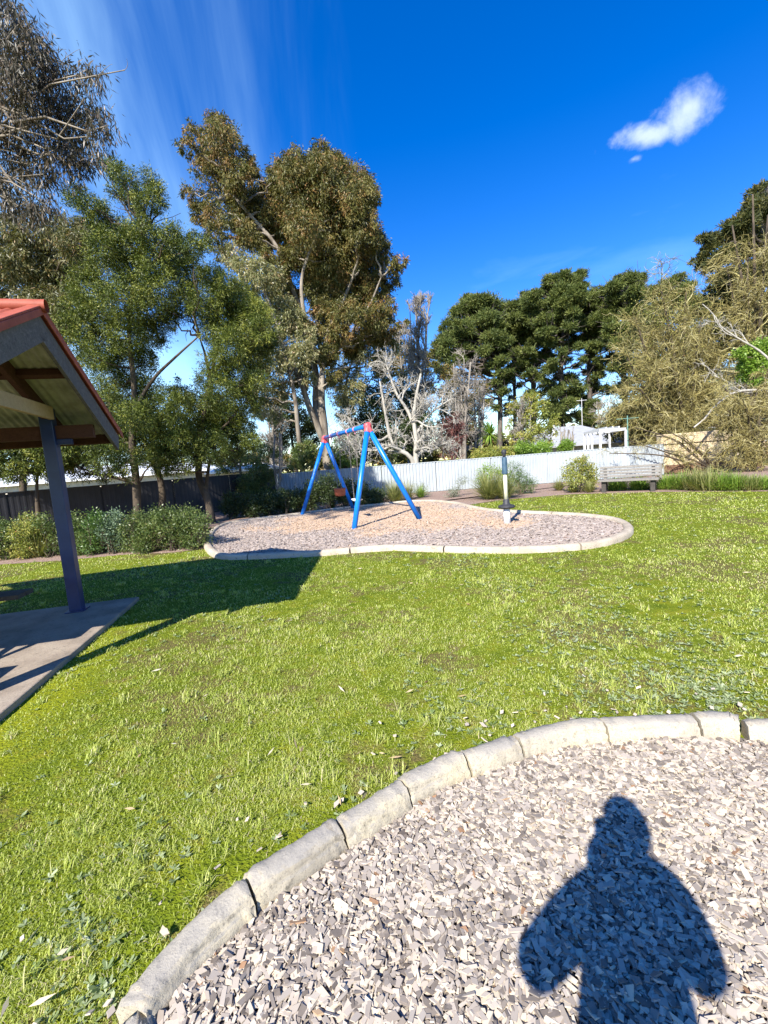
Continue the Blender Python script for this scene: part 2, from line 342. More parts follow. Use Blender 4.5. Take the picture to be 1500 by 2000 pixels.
M['benchwood'] = wood('silvered_bench_wood', (.12, .11, .10), (.25, .23, .20), (.06, .055, .05), 3)
M['darkwood'] = wood('dark_old_wood', (.03, .027, .024), (.08, .07, .06))
M['lining'] = simple('cream_roof_lining', (.30, .29, .19), (.46, .45, .31), 7, .6, .3, .1)
M['fence_light'] = mat('pale_steel_fence', lambda t: princ(t, t.ramp(t.noise(pos(t), 1.6, 4), [(.3, (.32, .35, .36)), (.7, (.38, .41, .42))]), .42, .4))
M['fence_dark'] = mat('dark_steel_fence', lambda t: princ(t, t.ramp(t.noise(pos(t), 1.6, 4), [(.3, (.028, .027, .029)), (.7, (.042, .041, .044))]), .55, .3))
def f_brick(t):
    g = t.n('ShaderNodeTexCoord').outputs['Object']
    v = t.n('ShaderNodeMapping', {'Vector': g, 'Rotation': (rad(90), 0, 0)}).outputs[0]
    b = t.n('ShaderNodeTexBrick', {'Vector': v, 'Color1': (.68, .56, .36, 1), 'Color2': (.60, .46, .28, 1), 'Mortar': (.40, .33, .24, 1), 'Scale': 1., 'Mortar Size': .012, 'Brick Width': .39, 'Row Height': .19})
    return princ(t, b.outputs[0], .9, .1, b.outputs[1], .4, -.01)
M['block'] = mat('cream_blocks', f_brick)
M['brickwall'] = simple('brown_brick_wall', (.14, .08, .05), (.24, .14, .09), 12, .9, .1)
M['greenroof'] = simple('green_roof_steel', (.10, .21, .17), (.16, .30, .24), 5, .5, .4)
M['greyroof'] = simple('grey_roof_steel', (.30, .31, .33), (.38, .39, .41), 3, .5, .4)
M['whiteroof'] = simple('white_roof_steel', (.72, .73, .75), (.82, .83, .84), 3, .4, .4)
M['wallc'] = simple('cream_render', (.50, .45, .36), (.6, .55, .45), 4, .9, .1)
M['glass'] = mat('window_glass', lambda t: princ(t, (.03, .04, .05), .08, .8))
def bark(name, c1, c2, c3, sc=3):
    def f(t):
        p = t.n('ShaderNodeMapping', {'Vector': pos(t), 'Scale': (1, 1, .3)}).outputs[0]; n1 = t.noise(p, sc, 6, .65, .5); n2 = t.noise(pos(t), sc*9, 4, .6)
        return princ(t, t.mix(t.math('MULTIPLY', n2, .4), t.ramp(n1, [(.35, c1), (.5, c2), (.68, c3)]), c1), .9, .15, n2, .5, .02)
    return mat(name, f)
M['gumbark'] = bark('gum_bark', (.10, .08, .06), (.27, .23, .18), (.42, .37, .30))
M['darkbark'] = bark('dark_bark', (.035, .028, .02), (.09, .07, .05), (.16, .12, .08))
M['pinebark'] = bark('pine_bark', (.05, .04, .035), (.11, .09, .075), (.20, .17, .14))
M['whitebark'] = bark('pale_bare_bark', (.28, .26, .22), (.42, .39, .33), (.52, .48, .41))
M['greytwig'] = bark('grey_twigs', (.16, .14, .12), (.28, .25, .21), (.40, .36, .31), 5)
M['tantwig'] = mat('tan_twigs', lambda t: princ(t, t.ramp(attr(t), [(0, (.07, .055, .018)), (.4, (.19, .155, .05)), (.75, (.33, .285, .10)), (1, (.46, .41, .22))]), .8, .2))
M['redtwig'] = mat('reddish_twigs', lambda t: princ(t, t.ramp(attr(t), [(0, (.12, .04, .035)), (1, (.28, .13, .11))]), .8, .2))
M['gumleaf'] = foliage('gum_leaves', [(0, (.04, .042, .012)), (.4, (.115, .115, .03)), (.7, (.19, .155, .045)), (.9, (.24, .125, .045)), (1, (.27, .20, .08))], .15, .5, .3)
M['gumleaf2'] = foliage('pale_gum_leaves', [(0, (.13, .13, .05)), (.5, (.24, .24, .10)), (.8, (.34, .29, .14)), (1, (.40, .24, .14))], .22, .42, .45)
M['rust'] = foliage('rusty_gum_leaves', [(0, (.04, .045, .014)), (.45, (.12, .12, .04)), (.75, (.22, .20, .08)), (.9, (.30, .17, .08)), (1, (.36, .30, .16))], .2, .45, .4)
M['neargum'] = foliage('grey_gum_leaves', [(0, (.028, .026, .012)), (.5, (.06, .052, .028)), (.8, (.12, .085, .055)), (1, (.30, .25, .20))], .10, .45, .3)
M['acacia'] = foliage('wattle_leaves', [(0, (.03, .040, .007)), (.45, (.070, .098, .015)), (.8, (.18, .205, .032)), (1, (.34, .32, .065))], .12, .5, .3)
M['pine'] = foliage('pine_needles', [(0, (.03, .048, .012)), (.5, (.085, .11, .024)), (1, (.20, .215, .055))], .15, .6, .25)
M['cedar'] = foliage('cedar_foliage', [(0, (.03, .045, .015)), (.6, (.08, .085, .025)), (1, (.20, .17, .05))], .15, .6, .25)
M['green'] = foliage('green_shrub_leaves', [(0, (.035, .07, .015)), (.5, (.08, .15, .03)), (1, (.17, .25, .06))], .3, .4, .5)
M['hedge'] = foliage('hedge_leaves', [(0, (.04, .065, .018)), (.5, (.10, .14, .035)), (.85, (.20, .24, .07)), (1, (.30, .20, .10))], .28, .42, .45)
M['bluegreen'] = foliage('blue_green_leaves', [(0, (.06, .10, .05)), (1, (.19, .26, .15))], .2, .5, .4)
M['yellowg'] = foliage('yellow_green_leaves', [(0, (.13, .17, .03)), (.5, (.27, .29, .06)), (.85, (.42, .38, .10)), (1, (.42, .20, .08))], .3, .42, .4)
M['bright'] = foliage('bright_green_leaves', [(0, (.10, .18, .02)), (.6, (.22, .34, .05)), (1, (.36, .45, .10))], .35, .42, .4)
M['tuss'] = foliage('tussock_blades', [(0, (.10, .13, .03)), (.5, (.24, .26, .08)), (1, (.42, .38, .16))], .25, .5, .3)
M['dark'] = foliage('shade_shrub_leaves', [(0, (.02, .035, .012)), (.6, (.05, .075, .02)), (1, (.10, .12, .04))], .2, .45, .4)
M['greygreen'] = foliage('grey_green_leaves', [(0, (.12, .15, .10)), (1, (.32, .34, .25))], .2, .6, .3)
M['skin'] = simple('skin', (.50, .30, .21), (.56, .34, .25), 30, .5, .4, .05)
M['jacket'] = simple('dark_jacket', (.02, .022, .03), (.035, .04, .05), 60, .8, .2)
M['jeans'] = simple('jeans', (.03, .05, .10), (.05, .08, .15), 90, .85, .2)
M['hair'] = simple('dark_hair', (.02, .014, .01), (.05, .035, .025), 90, .6, .3)
M['phone'] = simple('phone_shell', (.01, .01, .012), (.02, .02, .022), 20, .25, .5)

# ------------------------------------------------------------------ ground
def sheet(name, poly, z, m, kind='structure'):
    P = np.array([[p[0], p[1], z] for p in poly], float)
    o = npmesh(name, m, [(P, np.arange(len(P))[None], None)]); o['kind'] = kind; return o
g_ = np.linspace(-400, 400, 3); sheet('ground', [(-400, -400), (400, -400), (400, 400), (-400, 400)], 0, M['lawn'])
FC0 = np.array([-4.9, 21.0, 0]); FC1 = np.array([12.45, 19.6, 0]); FD = np.array([-13.6, 8.8, 0])      # fence corner, right end, left end
edgeL = [(-14.5, 9.2)]+[tuple(G(*p)[:2]) for p in ((-60, 1108), (0, 1103), (120, 1095), (250, 1083), (330, 1080), (405, 1072))]
edgeR = [tuple(G(*p)[:2]) for p in ((860, 990), (905, 988), (960, 979), (1010, 974), (1060, 970), (1110, 966), (1165, 964), (1290, 961), (1500, 960))]+[(24, 13.2), (30, 14)]
sheet('mulch_bed', edgeL+[(-3, 11.5), (0, 13)]+edgeR+[(30, 21.5), (12.6, 20), (-4.9, 21.3), (-14.5, 8.2)][::1], .004, M['mulch'])
sheet('back_yard_ground', [(-60, -2), (-14.2, 8.0), (-4.95, 21.08), (12.5, 19.7), (30, 21.6), (90, 24), (90, 90), (-60, 90)], .008, M['hardground'])

# ---- near play pit (the photographer stands in it)
kpx = [(120, 2085), (185, 2000), (245, 1915), (330, 1822), (400, 1759), (470, 1706), (560, 1652), (650, 1592), (740, 1536), (800, 1503), (890, 1463), (1000, 1429), (1090, 1406), (1170, 1396), (1260, 1391), (1340, 1389), (1420, 1390), (1500, 1397)]
kz = .10
kp = [G(x, y, kz)[:2] for x, y in kpx]+[(2.9, 2.0), (3.9, 1.3), (4.6, 0), (4.2, -2.0), (2.2, -3.3), (-.4, -3.2), (-1.5, -1.9), (-1.75, -.5), (-1.35, .5)]
KN = 1600
kpath = resample(kp, KN, True)
def normals(P, closed=True):
    T = np.roll(P, -1, 0)-np.roll(P, 1, 0) if closed else np.gradient(P, axis=0); T /= np.linalg.norm(T, axis=1, keepdims=True); return np.stack([T[:, 1], -T[:, 0]], 1)
kn = normals(kpath)           # points to the pit side
if not inside(*(kpath[:1]+kn[:1]*.2).T, kpath)[0]: kn = -kn
kslen = np.linalg.norm(kpath[1]-kpath[0])
PROF = [(.0, -.06), (-.004, .055), (.0, .078), (.012, .093), (.035, .100), (.060, .101), (.082, .096), (.094, .086), (.099, .073), (.102, .062), (.108, .056), (.113, .03), (.120, -.06)]
def kerbseg(path, nrm, prof, closed=False, seed=0, amp=.004, dz=0., dn=0.):
    n = len(path); pr = np.array(prof); k = len(pr)
    s_ = np.arange(n)
    V = np.zeros((n, k, 3))
    for j in range(k):
        nx = vnoise(path[:, 0]*1.+j*.9, path[:, 1]+j*.3, 14, seed+j)*amp+vnoise(path[:, 0]+j, path[:, 1], 50, seed+9+j)*amp*.9
        V[:, j, :2] = path+nrm*(pr[j, 0]+dn+nx)[:, None]
        V[:, j, 2] = pr[j, 1]+dz+(vnoise(path[:, 0], path[:, 1]+j*.5, 20, seed+20+j)*amp*.8+vnoise(path[:, 0], path[:, 1]+j*.5, 70, seed+30+j)*amp*.4 if pr[j, 1] > 0 else 0)
    idx = np.arange(n*k).reshape(n, k); a, b = (idx, np.roll(idx, -1, 0)) if closed else (idx[:-1], idx[1:])
    Fq = np.stack([a[:, :-1], a[:, 1:], b[:, 1:], b[:, :-1]], -1).reshape(-1, 4)
    parts = [(V.reshape(-1, 3), Fq, None)]
    if not closed:
        for q, e in ((0, 1), (n-1, -1)): parts.append((V[q], (np.arange(k)[::e])[None], None))
    return parts
joints_px = [(272, 1962), (488, 1722), (668, 1610), (790, 1530), (905, 1470), (1005, 1432), (1172, 1398), (1350, 1389), (1442, 1392)]
ji = sorted(int(np.argmin(np.linalg.norm(kpath-G(x, y, kz)[:2], axis=1))) for x, y in joints_px)
lab = ['broken low kerb piece at the bottom left corner, a chipped gap above it',
       'long grey kerb piece lying tilted above the bottom left corner of the chips',
       'kerb piece with a dark open joint at each end, second long one up from the bottom left',
       'kerb piece between two dark cracks, left of the middle of the chip edge',
       'short kerb piece under the mossy grass, just right of the two dark cracks',
       'curved kerb piece where the chip edge bends, left of the broad flat stretch',
       'cream kerb piece straight above and left of the shadow head',
       'cream kerb piece with dark stains directly above the shadow head',
       'short raised kerb piece with a dark stained left end, right of the shadow head',
       'last kerb piece at the right edge of the photo']
ends = [ji[0]-int(.55/kslen)]+ji+[ji[-1]+int(.75/kslen)]
offs = [(-.035, .035), (-.006, .004), (.006, -.010), (.0, .004), (.006, -.005), (0, .002), (.004, -.001), (.001, .002), (.010, -.004), (.0, .002)]
KERBS = []
def mkkerb(i0, i1, label, dz, dn, seed, tilt=0.):
    ii = np.arange(i0, i1+1) % KN; gap = 0; ii = ii[:-1]
    P = kpath[ii]; parts = kerbseg(P, kn[ii], PROF, False, seed, .0045, dz, dn); c = P[len(P)//2]
    V = parts[0][0]; k = len(PROF)                      # rounded, crumbled ends
    for q, rows in ((0, range(0, 5)), (1, range(len(P)-5, len(P)))):
        rg = np.random.default_rng(seed+q)
        for r_ in rows:
            V[r_*k+1:(r_+1)*k-1] += rg.normal(size=(k-2, 3))*[.002, .002, .0035]
            f_ = (4-r_ if q == 0 else r_-(len(P)-5))/4.; V[r_*k+1:(r_+1)*k-1, 2] -= .006*f_**2
    if tilt: V[:, 2] += (V[:, 2] > 0)*tilt*(np.repeat(np.linspace(-1, 1, len(P)), k))
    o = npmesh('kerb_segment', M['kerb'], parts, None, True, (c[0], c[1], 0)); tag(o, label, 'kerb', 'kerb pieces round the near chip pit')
    KERBS.append(o)
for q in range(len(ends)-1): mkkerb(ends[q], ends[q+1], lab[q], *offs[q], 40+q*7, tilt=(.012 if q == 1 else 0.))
rest0 = ends[-1]; rest1 = ends[0]+KN; ns_ = 11
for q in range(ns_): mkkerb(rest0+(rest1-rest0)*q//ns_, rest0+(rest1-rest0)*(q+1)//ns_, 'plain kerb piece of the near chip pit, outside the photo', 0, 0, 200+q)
pit_poly = kpath+kn*.06
sheet('play_pit_base', pit_poly[::4], .006, M['chipbase'])
def chips(n, x, y, L, W, T, z, tilt, a):
    yaw = RNG.random(n)*6.283; X = np.stack([np.cos(yaw), np.sin(yaw), RNG.normal(size=n)*tilt], 1); X /= np.linalg.norm(X, axis=1, keepdims=True)
    up = np.stack([RNG.normal(size=n)*tilt, RNG.normal(size=n)*tilt, np.ones(n)], 1); Y = np.cross(up, X); Y /= np.linalg.norm(Y, axis=1, keepdims=True); Z = np.cross(X, Y)
    q = np.array([[-1, -1, -1], [1, -1, -1], [1, 1, -1], [-1, 1, -1], [-1, -1, 1], [1, -1, 1], [1, 1, 1], [-1, 1, 1]])*.5
    sk = RNG.normal(size=n)*.45; tp = .75+.3*RNG.random(n)
    C = np.stack([x, y, z], 1)
    lx = q[None, :, 0]*L[:, None]+q[None, :, 1]*sk[:, None]*W[:, None]; ly = q[None, :, 1]*W[:, None]*np.where(q[None, :, 0] > 0, tp[:, None], 1.); lz = q[None, :, 2]*T[:, None]
    V = C[:, None]+lx[..., None]*X[:, None]+ly[..., None]*Y[:, None]+lz[..., None]*Z[:, None]
    Fc = (np.arange(n)*8)[:, None, None]+BOXF[None]
    return V.reshape(-1, 3), Fc.reshape(-1, 4), np.repeat(a, 6)
# dense where it is looked at closely, thinner round the back
n = 125000; x = RNG.uniform(-1.2, 2.8, n); y = RNG.uniform(.75, 2.65, n); k_ = inside(x, y, kpath+kn*.112); x = x[k_]; y = y[k_]; n = len(x)
layer = RNG.random(n)
mx = [chips(n, x, y, RNG.gamma(5, .0043, n), RNG.gamma(5, .0026, n), RNG.uniform(.002, .005, n), .006+.024*layer+.010*vnoise(x, y, 5, 3), .08+.22*RNG.random(n)**1.5, np.clip(RNG.beta(1.5, 1.35, n)*.93+(RNG.random(n) < .035)*.25, 0, 1))]
n = 42000; x = RNG.uniform(-1.8, 4.6, n); y = RNG.uniform(-3.3, 2.6, n); k_ = inside(x, y, kpath+kn*.112) & ~((x > -1.2) & (x < 2.8) & (y > .75)); x = x[k_]; y = y[k_]; n = len(x)
mx.append(chips(n, x, y, RNG.gamma(9, .0045, n), RNG.gamma(10, .0022, n), RNG.uniform(.003, .007, n), .012+.02*RNG.random(n), np.full(n, .3), RNG.beta(2.2, 1.9, n)*.95))
tag(npmesh('wood_chips', M['chips'], mx), 'grey and white weathered wood chips filling the near play pit', 'wood chips', kind='stuff')

# ---- far play pit
fpx = [(399, 1052), (398, 1064), (412, 1078), (440, 1084), (500, 1083), (560, 1080), (620, 1077), (700, 1070), (770, 1066), (840, 1068), (920, 1070), (1000, 1070), (1080, 1067), (1150, 1061), (1205, 1050), (1235, 1035), (1233, 1022), (1205, 1010), (1150, 1003), (1080, 999), (1010, 996), (960, 993), (925, 987), (895, 980), (850, 976), (800, 977), (740, 983), (680, 989), (620, 996), (560, 1004), (500, 1011), (440, 1020), (412, 1033)]
FN = 900
fpath = resample([G(x, y, .09)[:2] for x, y in fpx], FN, True); fn = normals(fpath)
if not inside(*(fpath[:1]+fn[:1]*.2).T, fpath)[0]: fn = -fn
PROF2 = [(.0, -.05), (.0, .06), (.02, .088), (.06, .10), (.12, .095), (.15, .075), (.155, -.05)]
cuts = [0, 45, 95, 150, 200, 262, 330, 400, 470, 540, 610, 680, 750, 820]; pr_ = []
for a_, b_ in zip(cuts, cuts[1:]+[FN]):
    ii = np.arange(a_, b_+1) % FN; P = fpath[ii].copy(); P[0] = P[0]*.6+P[1]*.4; P[-1] = P[-1]*.6+P[-2]*.4
    pr_ += kerbseg(P, fn[ii], PROF2, False, a_, .003)
tag(npmesh('concrete_edging', M['kerb2'], pr_, None, True), 'curved pinkish concrete edging ring around the far swing pit', 'edging')
sheet('far_pit_base', (fpath+fn*.07)[::3], .014, M['farchip'])
n = 260000; x = RNG.uniform(fpath[:, 0].min(), fpath[:, 0].max(), n); y = RNG.uniform(fpath[:, 1].min(), fpath[:, 1].max(), n); k_ = inside(x, y, fpath+fn*.15)
x = x[k_][:75000]; y = y[k_][:75000]; n = len(x)
br = np.exp(-(((x+.2)/2.8)**2+((y-12.6)/3.4)**2))+.5*np.exp(-(((x-2.6)/.8)**2+((y-9.3)/.9)**2))+.25*vnoise(x, y, 1.2, 5)+.25*(RNG.random(n)-.5)
a = np.where(br > .42, .5+.5*RNG.beta(1.6, 2.2, n), .5*RNG.beta(2.4, 1.3, n))
tag(npmesh('bark_chips', M['chips2'], [chips(n, x, y, RNG.gamma(9, .0062, n), RNG.gamma(9, .0034, n), RNG.uniform(.005, .012, n), .02+.03*RNG.random(n)+.012*vnoise(x, y, 1.5, 8), np.full(n, .22), a)]), 'brown and grey bark chips filling the far swing pit', 'bark chips', kind='stuff')

# ---- pavilion slab
A3 = np.array([.2, -.98, 0]); A3 /= np.linalg.norm(A3); B3 = np.array([A3[1], -A3[0], 0])
sc0 = G(272, 1165, .05); sl = npmesh('concrete_slab', M['slab'], [box(sc0+A3*2.6+B3*2.6+[0, 0, -.075], (5.2, 5.2, .15), A3, -B3)]); sl['kind'] = 'structure'; bevel(sl, .012, 2)
slab_poly = [(sc0+A3*a_+B3*b_)[:2] for a_, b_ in ((0, 0), (5.2, 0), (5.2, 5.2), (0, 5.2))]

# ---- lawn blades
bedpoly = np.array(edgeL+[(-3, 11.5), (0, 13)]+edgeR+[(30, 21.5), (12.6, 20), (-4.9, 21.3), (-14.5, 8.2)])
def lawn_ok(x, y, m=0.):
    ok = ~inside(x, y, kpath+kn*.0) & ~inside(x, y, fpath) & ~inside(x, y, slab_poly) & ~inside(x, y, bedpoly); return ok
def polar(n, r0, r1, hw=1.08):
    r = np.exp(RNG.uniform(math.log(r0), math.log(r1), n)); th = RNG.uniform(-hw, hw, n); return r*np.sin(th), r*np.cos(th), r
def blades(x, y, L, W, lean, a, az=None, z=0.):
    n = len(x); az = RNG.random(n)*6.283 if az is None else az; h = np.stack([np.cos(az), np.sin(az), 0*az], 1); s = np.stack([-np.sin(az), np.cos(az), 0*az], 1)
    b = np.stack([x, y, np.zeros(n)+z], 1); L = L[:, None]; W = W[:, None]; le = lean[:, None]; up = np.array([[0, 0, 1.]])
    m = b+L*.55*(h*np.sin(le*.6)+up*np.cos(le*.6)); t = m+L*.45*(h*np.sin(le*1.5)+up*np.cos(le*1.5))
    V = np.stack([b-s*W*.5, b+s*W*.5, m+s*W*.42, m-s*W*.42, t], 1)
    i = np.arange(n)*5; F4 = np.stack([i, i+1, i+2, i+3], 1); F3 = np.stack([i+3, i+2, i+4], 1)
    return V.reshape(-1, 3), F4, F3, a
def blade_parts(*a_, **k):
    V, F4, F3, a = blades(*a_, **k)
    return [(V, F4, a), (V[:0], F3, a)]
def add_blades(lst):
    """pack blade sets sharing one vertex block per set"""
    out = []
    for V, F4, F3, a in lst: out.append((V, F4, a)); out.append((np.zeros((0, 3)), F3-len(V), a))
    return out
x, y, r = polar(560000, .95, 34); ok = lawn_ok(x, y); x, y, r = x[ok], y[ok], r[ok]
moss = vnoise(x, y, 1.1, 21)+.6*vnoise(x, y, 3.7, 22); dk = np.min(np.hypot(x[:, None]-kpath[::12, 0], y[:, None]-kpath[::12, 1]), axis=1) if False else None
kd = np.full(len(x), 9.)
near = r < 4.5
for p in kpath[::25]: kd[near] = np.minimum(kd[near], np.hypot(x[near]-p[0], y[near]-p[1]))
sd = np.abs((x-sc0[0])*B3[0]+(y-sc0[1])*B3[1]); bare = np.clip(moss*.7-.28+1.1*np.exp(-(kd/.38)**2)*(.7+.5*vnoise(x, y, 5, 61))+.8*np.exp(-(sd/.45)**2)*(.6+.6*vnoise(x, y, 3, 62))*(y < 6), 0, .95)
ok = RNG.random(len(x)) < (1-np.clip(bare*1.25, 0, 1))**1.6+.02; x, y, r, moss, kd = x[ok], y[ok], r[ok], moss[ok], kd[ok]; n = len(x)
pt = vnoise(x, y, 2.3, 31); pt2 = vnoise(x, y, .6, 33)
pt3 = vnoise(x, y, 6, 35); a = np.clip(.40+.10*pt+.10*pt2+.10*pt3+RNG.normal(size=n)*.17+(RNG.random(n) < .13)*.38, 0, 1)
gs = np.maximum(r/2.1, .85)
lst = [blades(x, y, (.013+.017*RNG.random(n))*(1+.5*np.clip(pt, -1, 1))*gs**.30, .0024*gs**.95*(.7+.6*RNG.random(n)), .85+.75*RNG.random(n), a)]
# coarse tufts
nt = 520; tx, ty, tr = polar(nt*2, 1.0, 16); ok = lawn_ok(tx, ty); tx, ty, tr = tx[ok][:nt], ty[ok][:nt], tr[ok][:nt]; nb = 34
i = np.repeat(np.arange(len(tx)), nb); sz = (.5+.9*RNG.random(len(tx))**2)[i]; az = RNG.random(len(i))*6.283
lst.append(blades(tx[i]+.02*RNG.normal(size=len(i)), ty[i]+.02*RNG.normal(size=len(i)), (.035+.04*RNG.random(len(i)))*sz*np.maximum(tr[i]/3, 1)**.2, .0038*np.maximum(tr[i]/2.5, 1), .5+.8*RNG.random(len(i)), np.clip(.55+.2*RNG.normal(size=len(i)), 0, 1), az))
tag(npmesh('lawn_grass', M['grass'], add_blades(lst)), 'sunlit mown lawn grass, mossy and uneven', 'grass', kind='stuff')
# flat broad-leaved weeds in patches
def rosettes(tx, ty, tr, nb, size, a0, asd, wr=.32):
    i = np.repeat(np.arange(len(tx)), nb); m_ = len(i); az = RNG.random(m_)*6.283; el = .05+.5*RNG.random(m_)
    d = np.stack([np.cos(az)*np.cos(el), np.sin(az)*np.cos(el), np.sin(el)], 1); L = size*(.6+.7*RNG.random(m_))*(.6+.8*RNG.random(len(tx)))[i]*np.maximum(tr[i]/3, 1)**.5
    b = np.stack([tx[i], ty[i], np.full(m_, .008)], 1); up = np.array([[0, 0, 1.]]); s = np.cross(d, up+.25*RNG.normal(size=(m_, 3))); s /= np.linalg.norm(s, axis=1, keepdims=True)
    L_ = L[:, None]; V = np.stack([b, b+d*L_*.35+s*L_*wr*.35, b+d*L_*.75+s*L_*wr*.5, b+d*L_, b+d*L_*.75-s*L_*wr*.5, b+d*L_*.35-s*L_*wr*.35], 1)
    return V.reshape(-1, 3), np.arange(m_*6).reshape(m_, 6), np.clip(a0+asd*RNG.normal(size=m_)+(RNG.normal(size=len(tx))*asd)[i], 0, 1)
tx, ty, tr = polar(15000, 1.0, 22); ok = lawn_ok(tx, ty); tx, ty, tr = tx[ok], ty[ok], tr[ok]
wn = vnoise(tx, ty, 1.3, 51)+.5*vnoise(tx, ty, 4, 52)+.9*np.exp(-((tx-1.55)**2/.5+(ty-3.0)**2/.35))+.35*(tx > 0); ok = wn+.45*RNG.normal(size=len(tx)) > .78+.5*(tr < 1.7)
tx, ty, tr = tx[ok], ty[ok], tr[ok]
wl = [rosettes(tx, ty, tr, 9, .021, .45, .2)]
g1 = RNG.normal(size=(260, 2))*[.28, .16]+[G(1340, 1340)[0], G(1340, 1340)[1]]; g2 = RNG.normal(size=(140, 2))*[.18, .12]+G(1400, 1370)[:2]; g3 = np.concatenate([g1, g2]); ok = lawn_ok(g3[:, 0], g3[:, 1]); g3 = g3[ok]
wl.append(rosettes(g3[:, 0], g3[:, 1], np.full(len(g3), 2.8), 8, .022, .5, .18))
tag(npmesh('lawn_weeds', M['weed'], wl), 'pale broad leaved weeds spread through the lawn', 'weeds', kind='stuff')
x, y, r = polar(260, 1.0, 14); ok = lawn_ok(x, y); x, y, r = x[ok], y[ok], r[ok]; n = len(x)
l1 = leaves(np.stack([x, y, .02+.02*RNG.random(n)], 1), np.stack([RNG.normal(size=n), RNG.normal(size=n), .12*RNG.normal(size=n)], 1), .03+.05*RNG.random(n), .008+.008*RNG.random(n), RNG.beta(1.6, 1.8, n))
o = npmesh('leaf_litter', M['litter'], [l1]); tag(o, 'dry fallen leaves scattered on the lawn', 'fallen leaves', kind='stuff')
# a few pit chips kicked over the kerb
kk = RNG.integers(0, KN, 900); off = -np.abs(RNG.gamma(1.3, .14, 900)); q = kpath[kk]+kn[kk]*off[:, None]; ok = lawn_ok(q[:, 0], q[:, 1]) & (q[:, 1] > .8); q = q[ok][:130]; n = len(q)
tag(npmesh('stray_chips', M['chips'], [chips(n, q[:, 0], q[:, 1], RNG.gamma(9, .0025, n), RNG.gamma(10, .0014, n), np.full(n, .004), .02+.01*RNG.random(n), np.full(n, .3), .5+.4*RNG.random(n))]), 'stray pale wood chips lying on the grass outside the kerb', 'wood chips', kind='stuff')

# ------------------------------------------------------------------ fences and buildings
def rib_fence(p0, p1, z0, z1, period=.15, amp=.045, a=0.):
    p0 = np.array(p0, float)[:2]; p1 = np.array(p1, float)[:2]; d = p1-p0; L = np.linalg.norm(d); d /= L; nn = np.array([d[1], -d[0]])
    k = max(1, int(round(L/period))); period = L/k; s_ = []; o_ = []
    for i in range(k):
        for f_, h in ((0., 0), (.22, 0), (.36, 1), (.64, 1), (.78, 0)): s_.append((i+f_)*period); o_.append(h*amp)
    s_ = np.array(s_); o_ = np.array(o_); xy = p0+s_[:, None]*d+o_[:, None]*nn; th = .004
    rows = [np.column_stack([xy, np.full(len(xy), z0)]), np.column_stack([xy, np.full(len(xy), z1)]), np.column_stack([xy-nn*th, np.full(len(xy), z1)]), np.column_stack([xy-nn*th, np.full(len(xy), z0)])]
    V = np.concatenate(rows); m = len(xy); i = np.arange(m-1); fs = []
    for q in range(4): a0 = q*m; b0 = ((q+1) % 4)*m; fs.append(np.stack([a0+i, a0+i+1, b0+i+1, b0+i], 1))
    Fc = np.concatenate(fs); return V, Fc, None
def fence(name, label, p0, p1, h, m, bay=2.4, z0=.0):
    p0 = np.array(p0, float); p1 = np.array(p1, float); t = thing(name, label, 'fence', p0); L = np.linalg.norm(p1-p0); d = (p1-p0)/L; n = max(1, round(L/bay))
    for i in range(n):
        a_ = p0+d*L*i/n+d*.003; b_ = p0+d*L*(i+1)/n-d*.003; npmesh('panel', m, [rib_fence(a_, b_, z0+.02, h-.03, amp=.045 if m is M['fence_light'] else .004)], t)
        bevel(npmesh('post', m, [box(p0+d*L*i/n+np.cross([0, 0, 1], d)*.07+[0, 0, h/2-.03], (.05, .06, h-.06), d, np.cross([0, 0, 1], d))], t), .004)
    npmesh('post', m, [box(p1+np.cross([0, 0, 1], d)*.07+[0, 0, h/2-.03], (.05, .06, h-.06), d, np.cross([0, 0, 1], d))], t)
    cap = npmesh('top_rail', m, [beam(p0+[0, 0, h-.015], p1+[0, 0, h-.015], .055, .035)], t); bevel(cap, .006); return t
fence('steel_fence', 'long pale grey ribbed steel fence behind the swings and bench', FC0, FC1, 1.37, M['fence_light'], 2.47)
fence('steel_fence', 'dark brown ribbed steel fence in shade at the left', FD, FC0-np.array([.06, .1, 0]), 1.5, M['fence_dark'], 2.5)
# cream block wall right of the pale fence
t = thing('block_wall', 'cream stone block wall beside the end of the pale fence, under bare branches', 'wall', (12.55, 19.9, 0))
npmesh('plinth', M['brickwall'], [box((14.9, 20.15, .19), (4.5, .26, .38))], t)
w1 = npmesh('wall', M['block'], [box((14.9, 20.15, .83), (4.7, .3, .9))], t); bevel(w1, .01)
w2 = npmesh('coping', M['block'], [box((14.6, 20.12, 1.545), (4.1, .34, .45))], t); bevel(w2, .012)
npmesh('shadow_gap_course', M['brickwall'], [box((14.9, 20.17, 1.30), (4.6, .26, .03))], t)

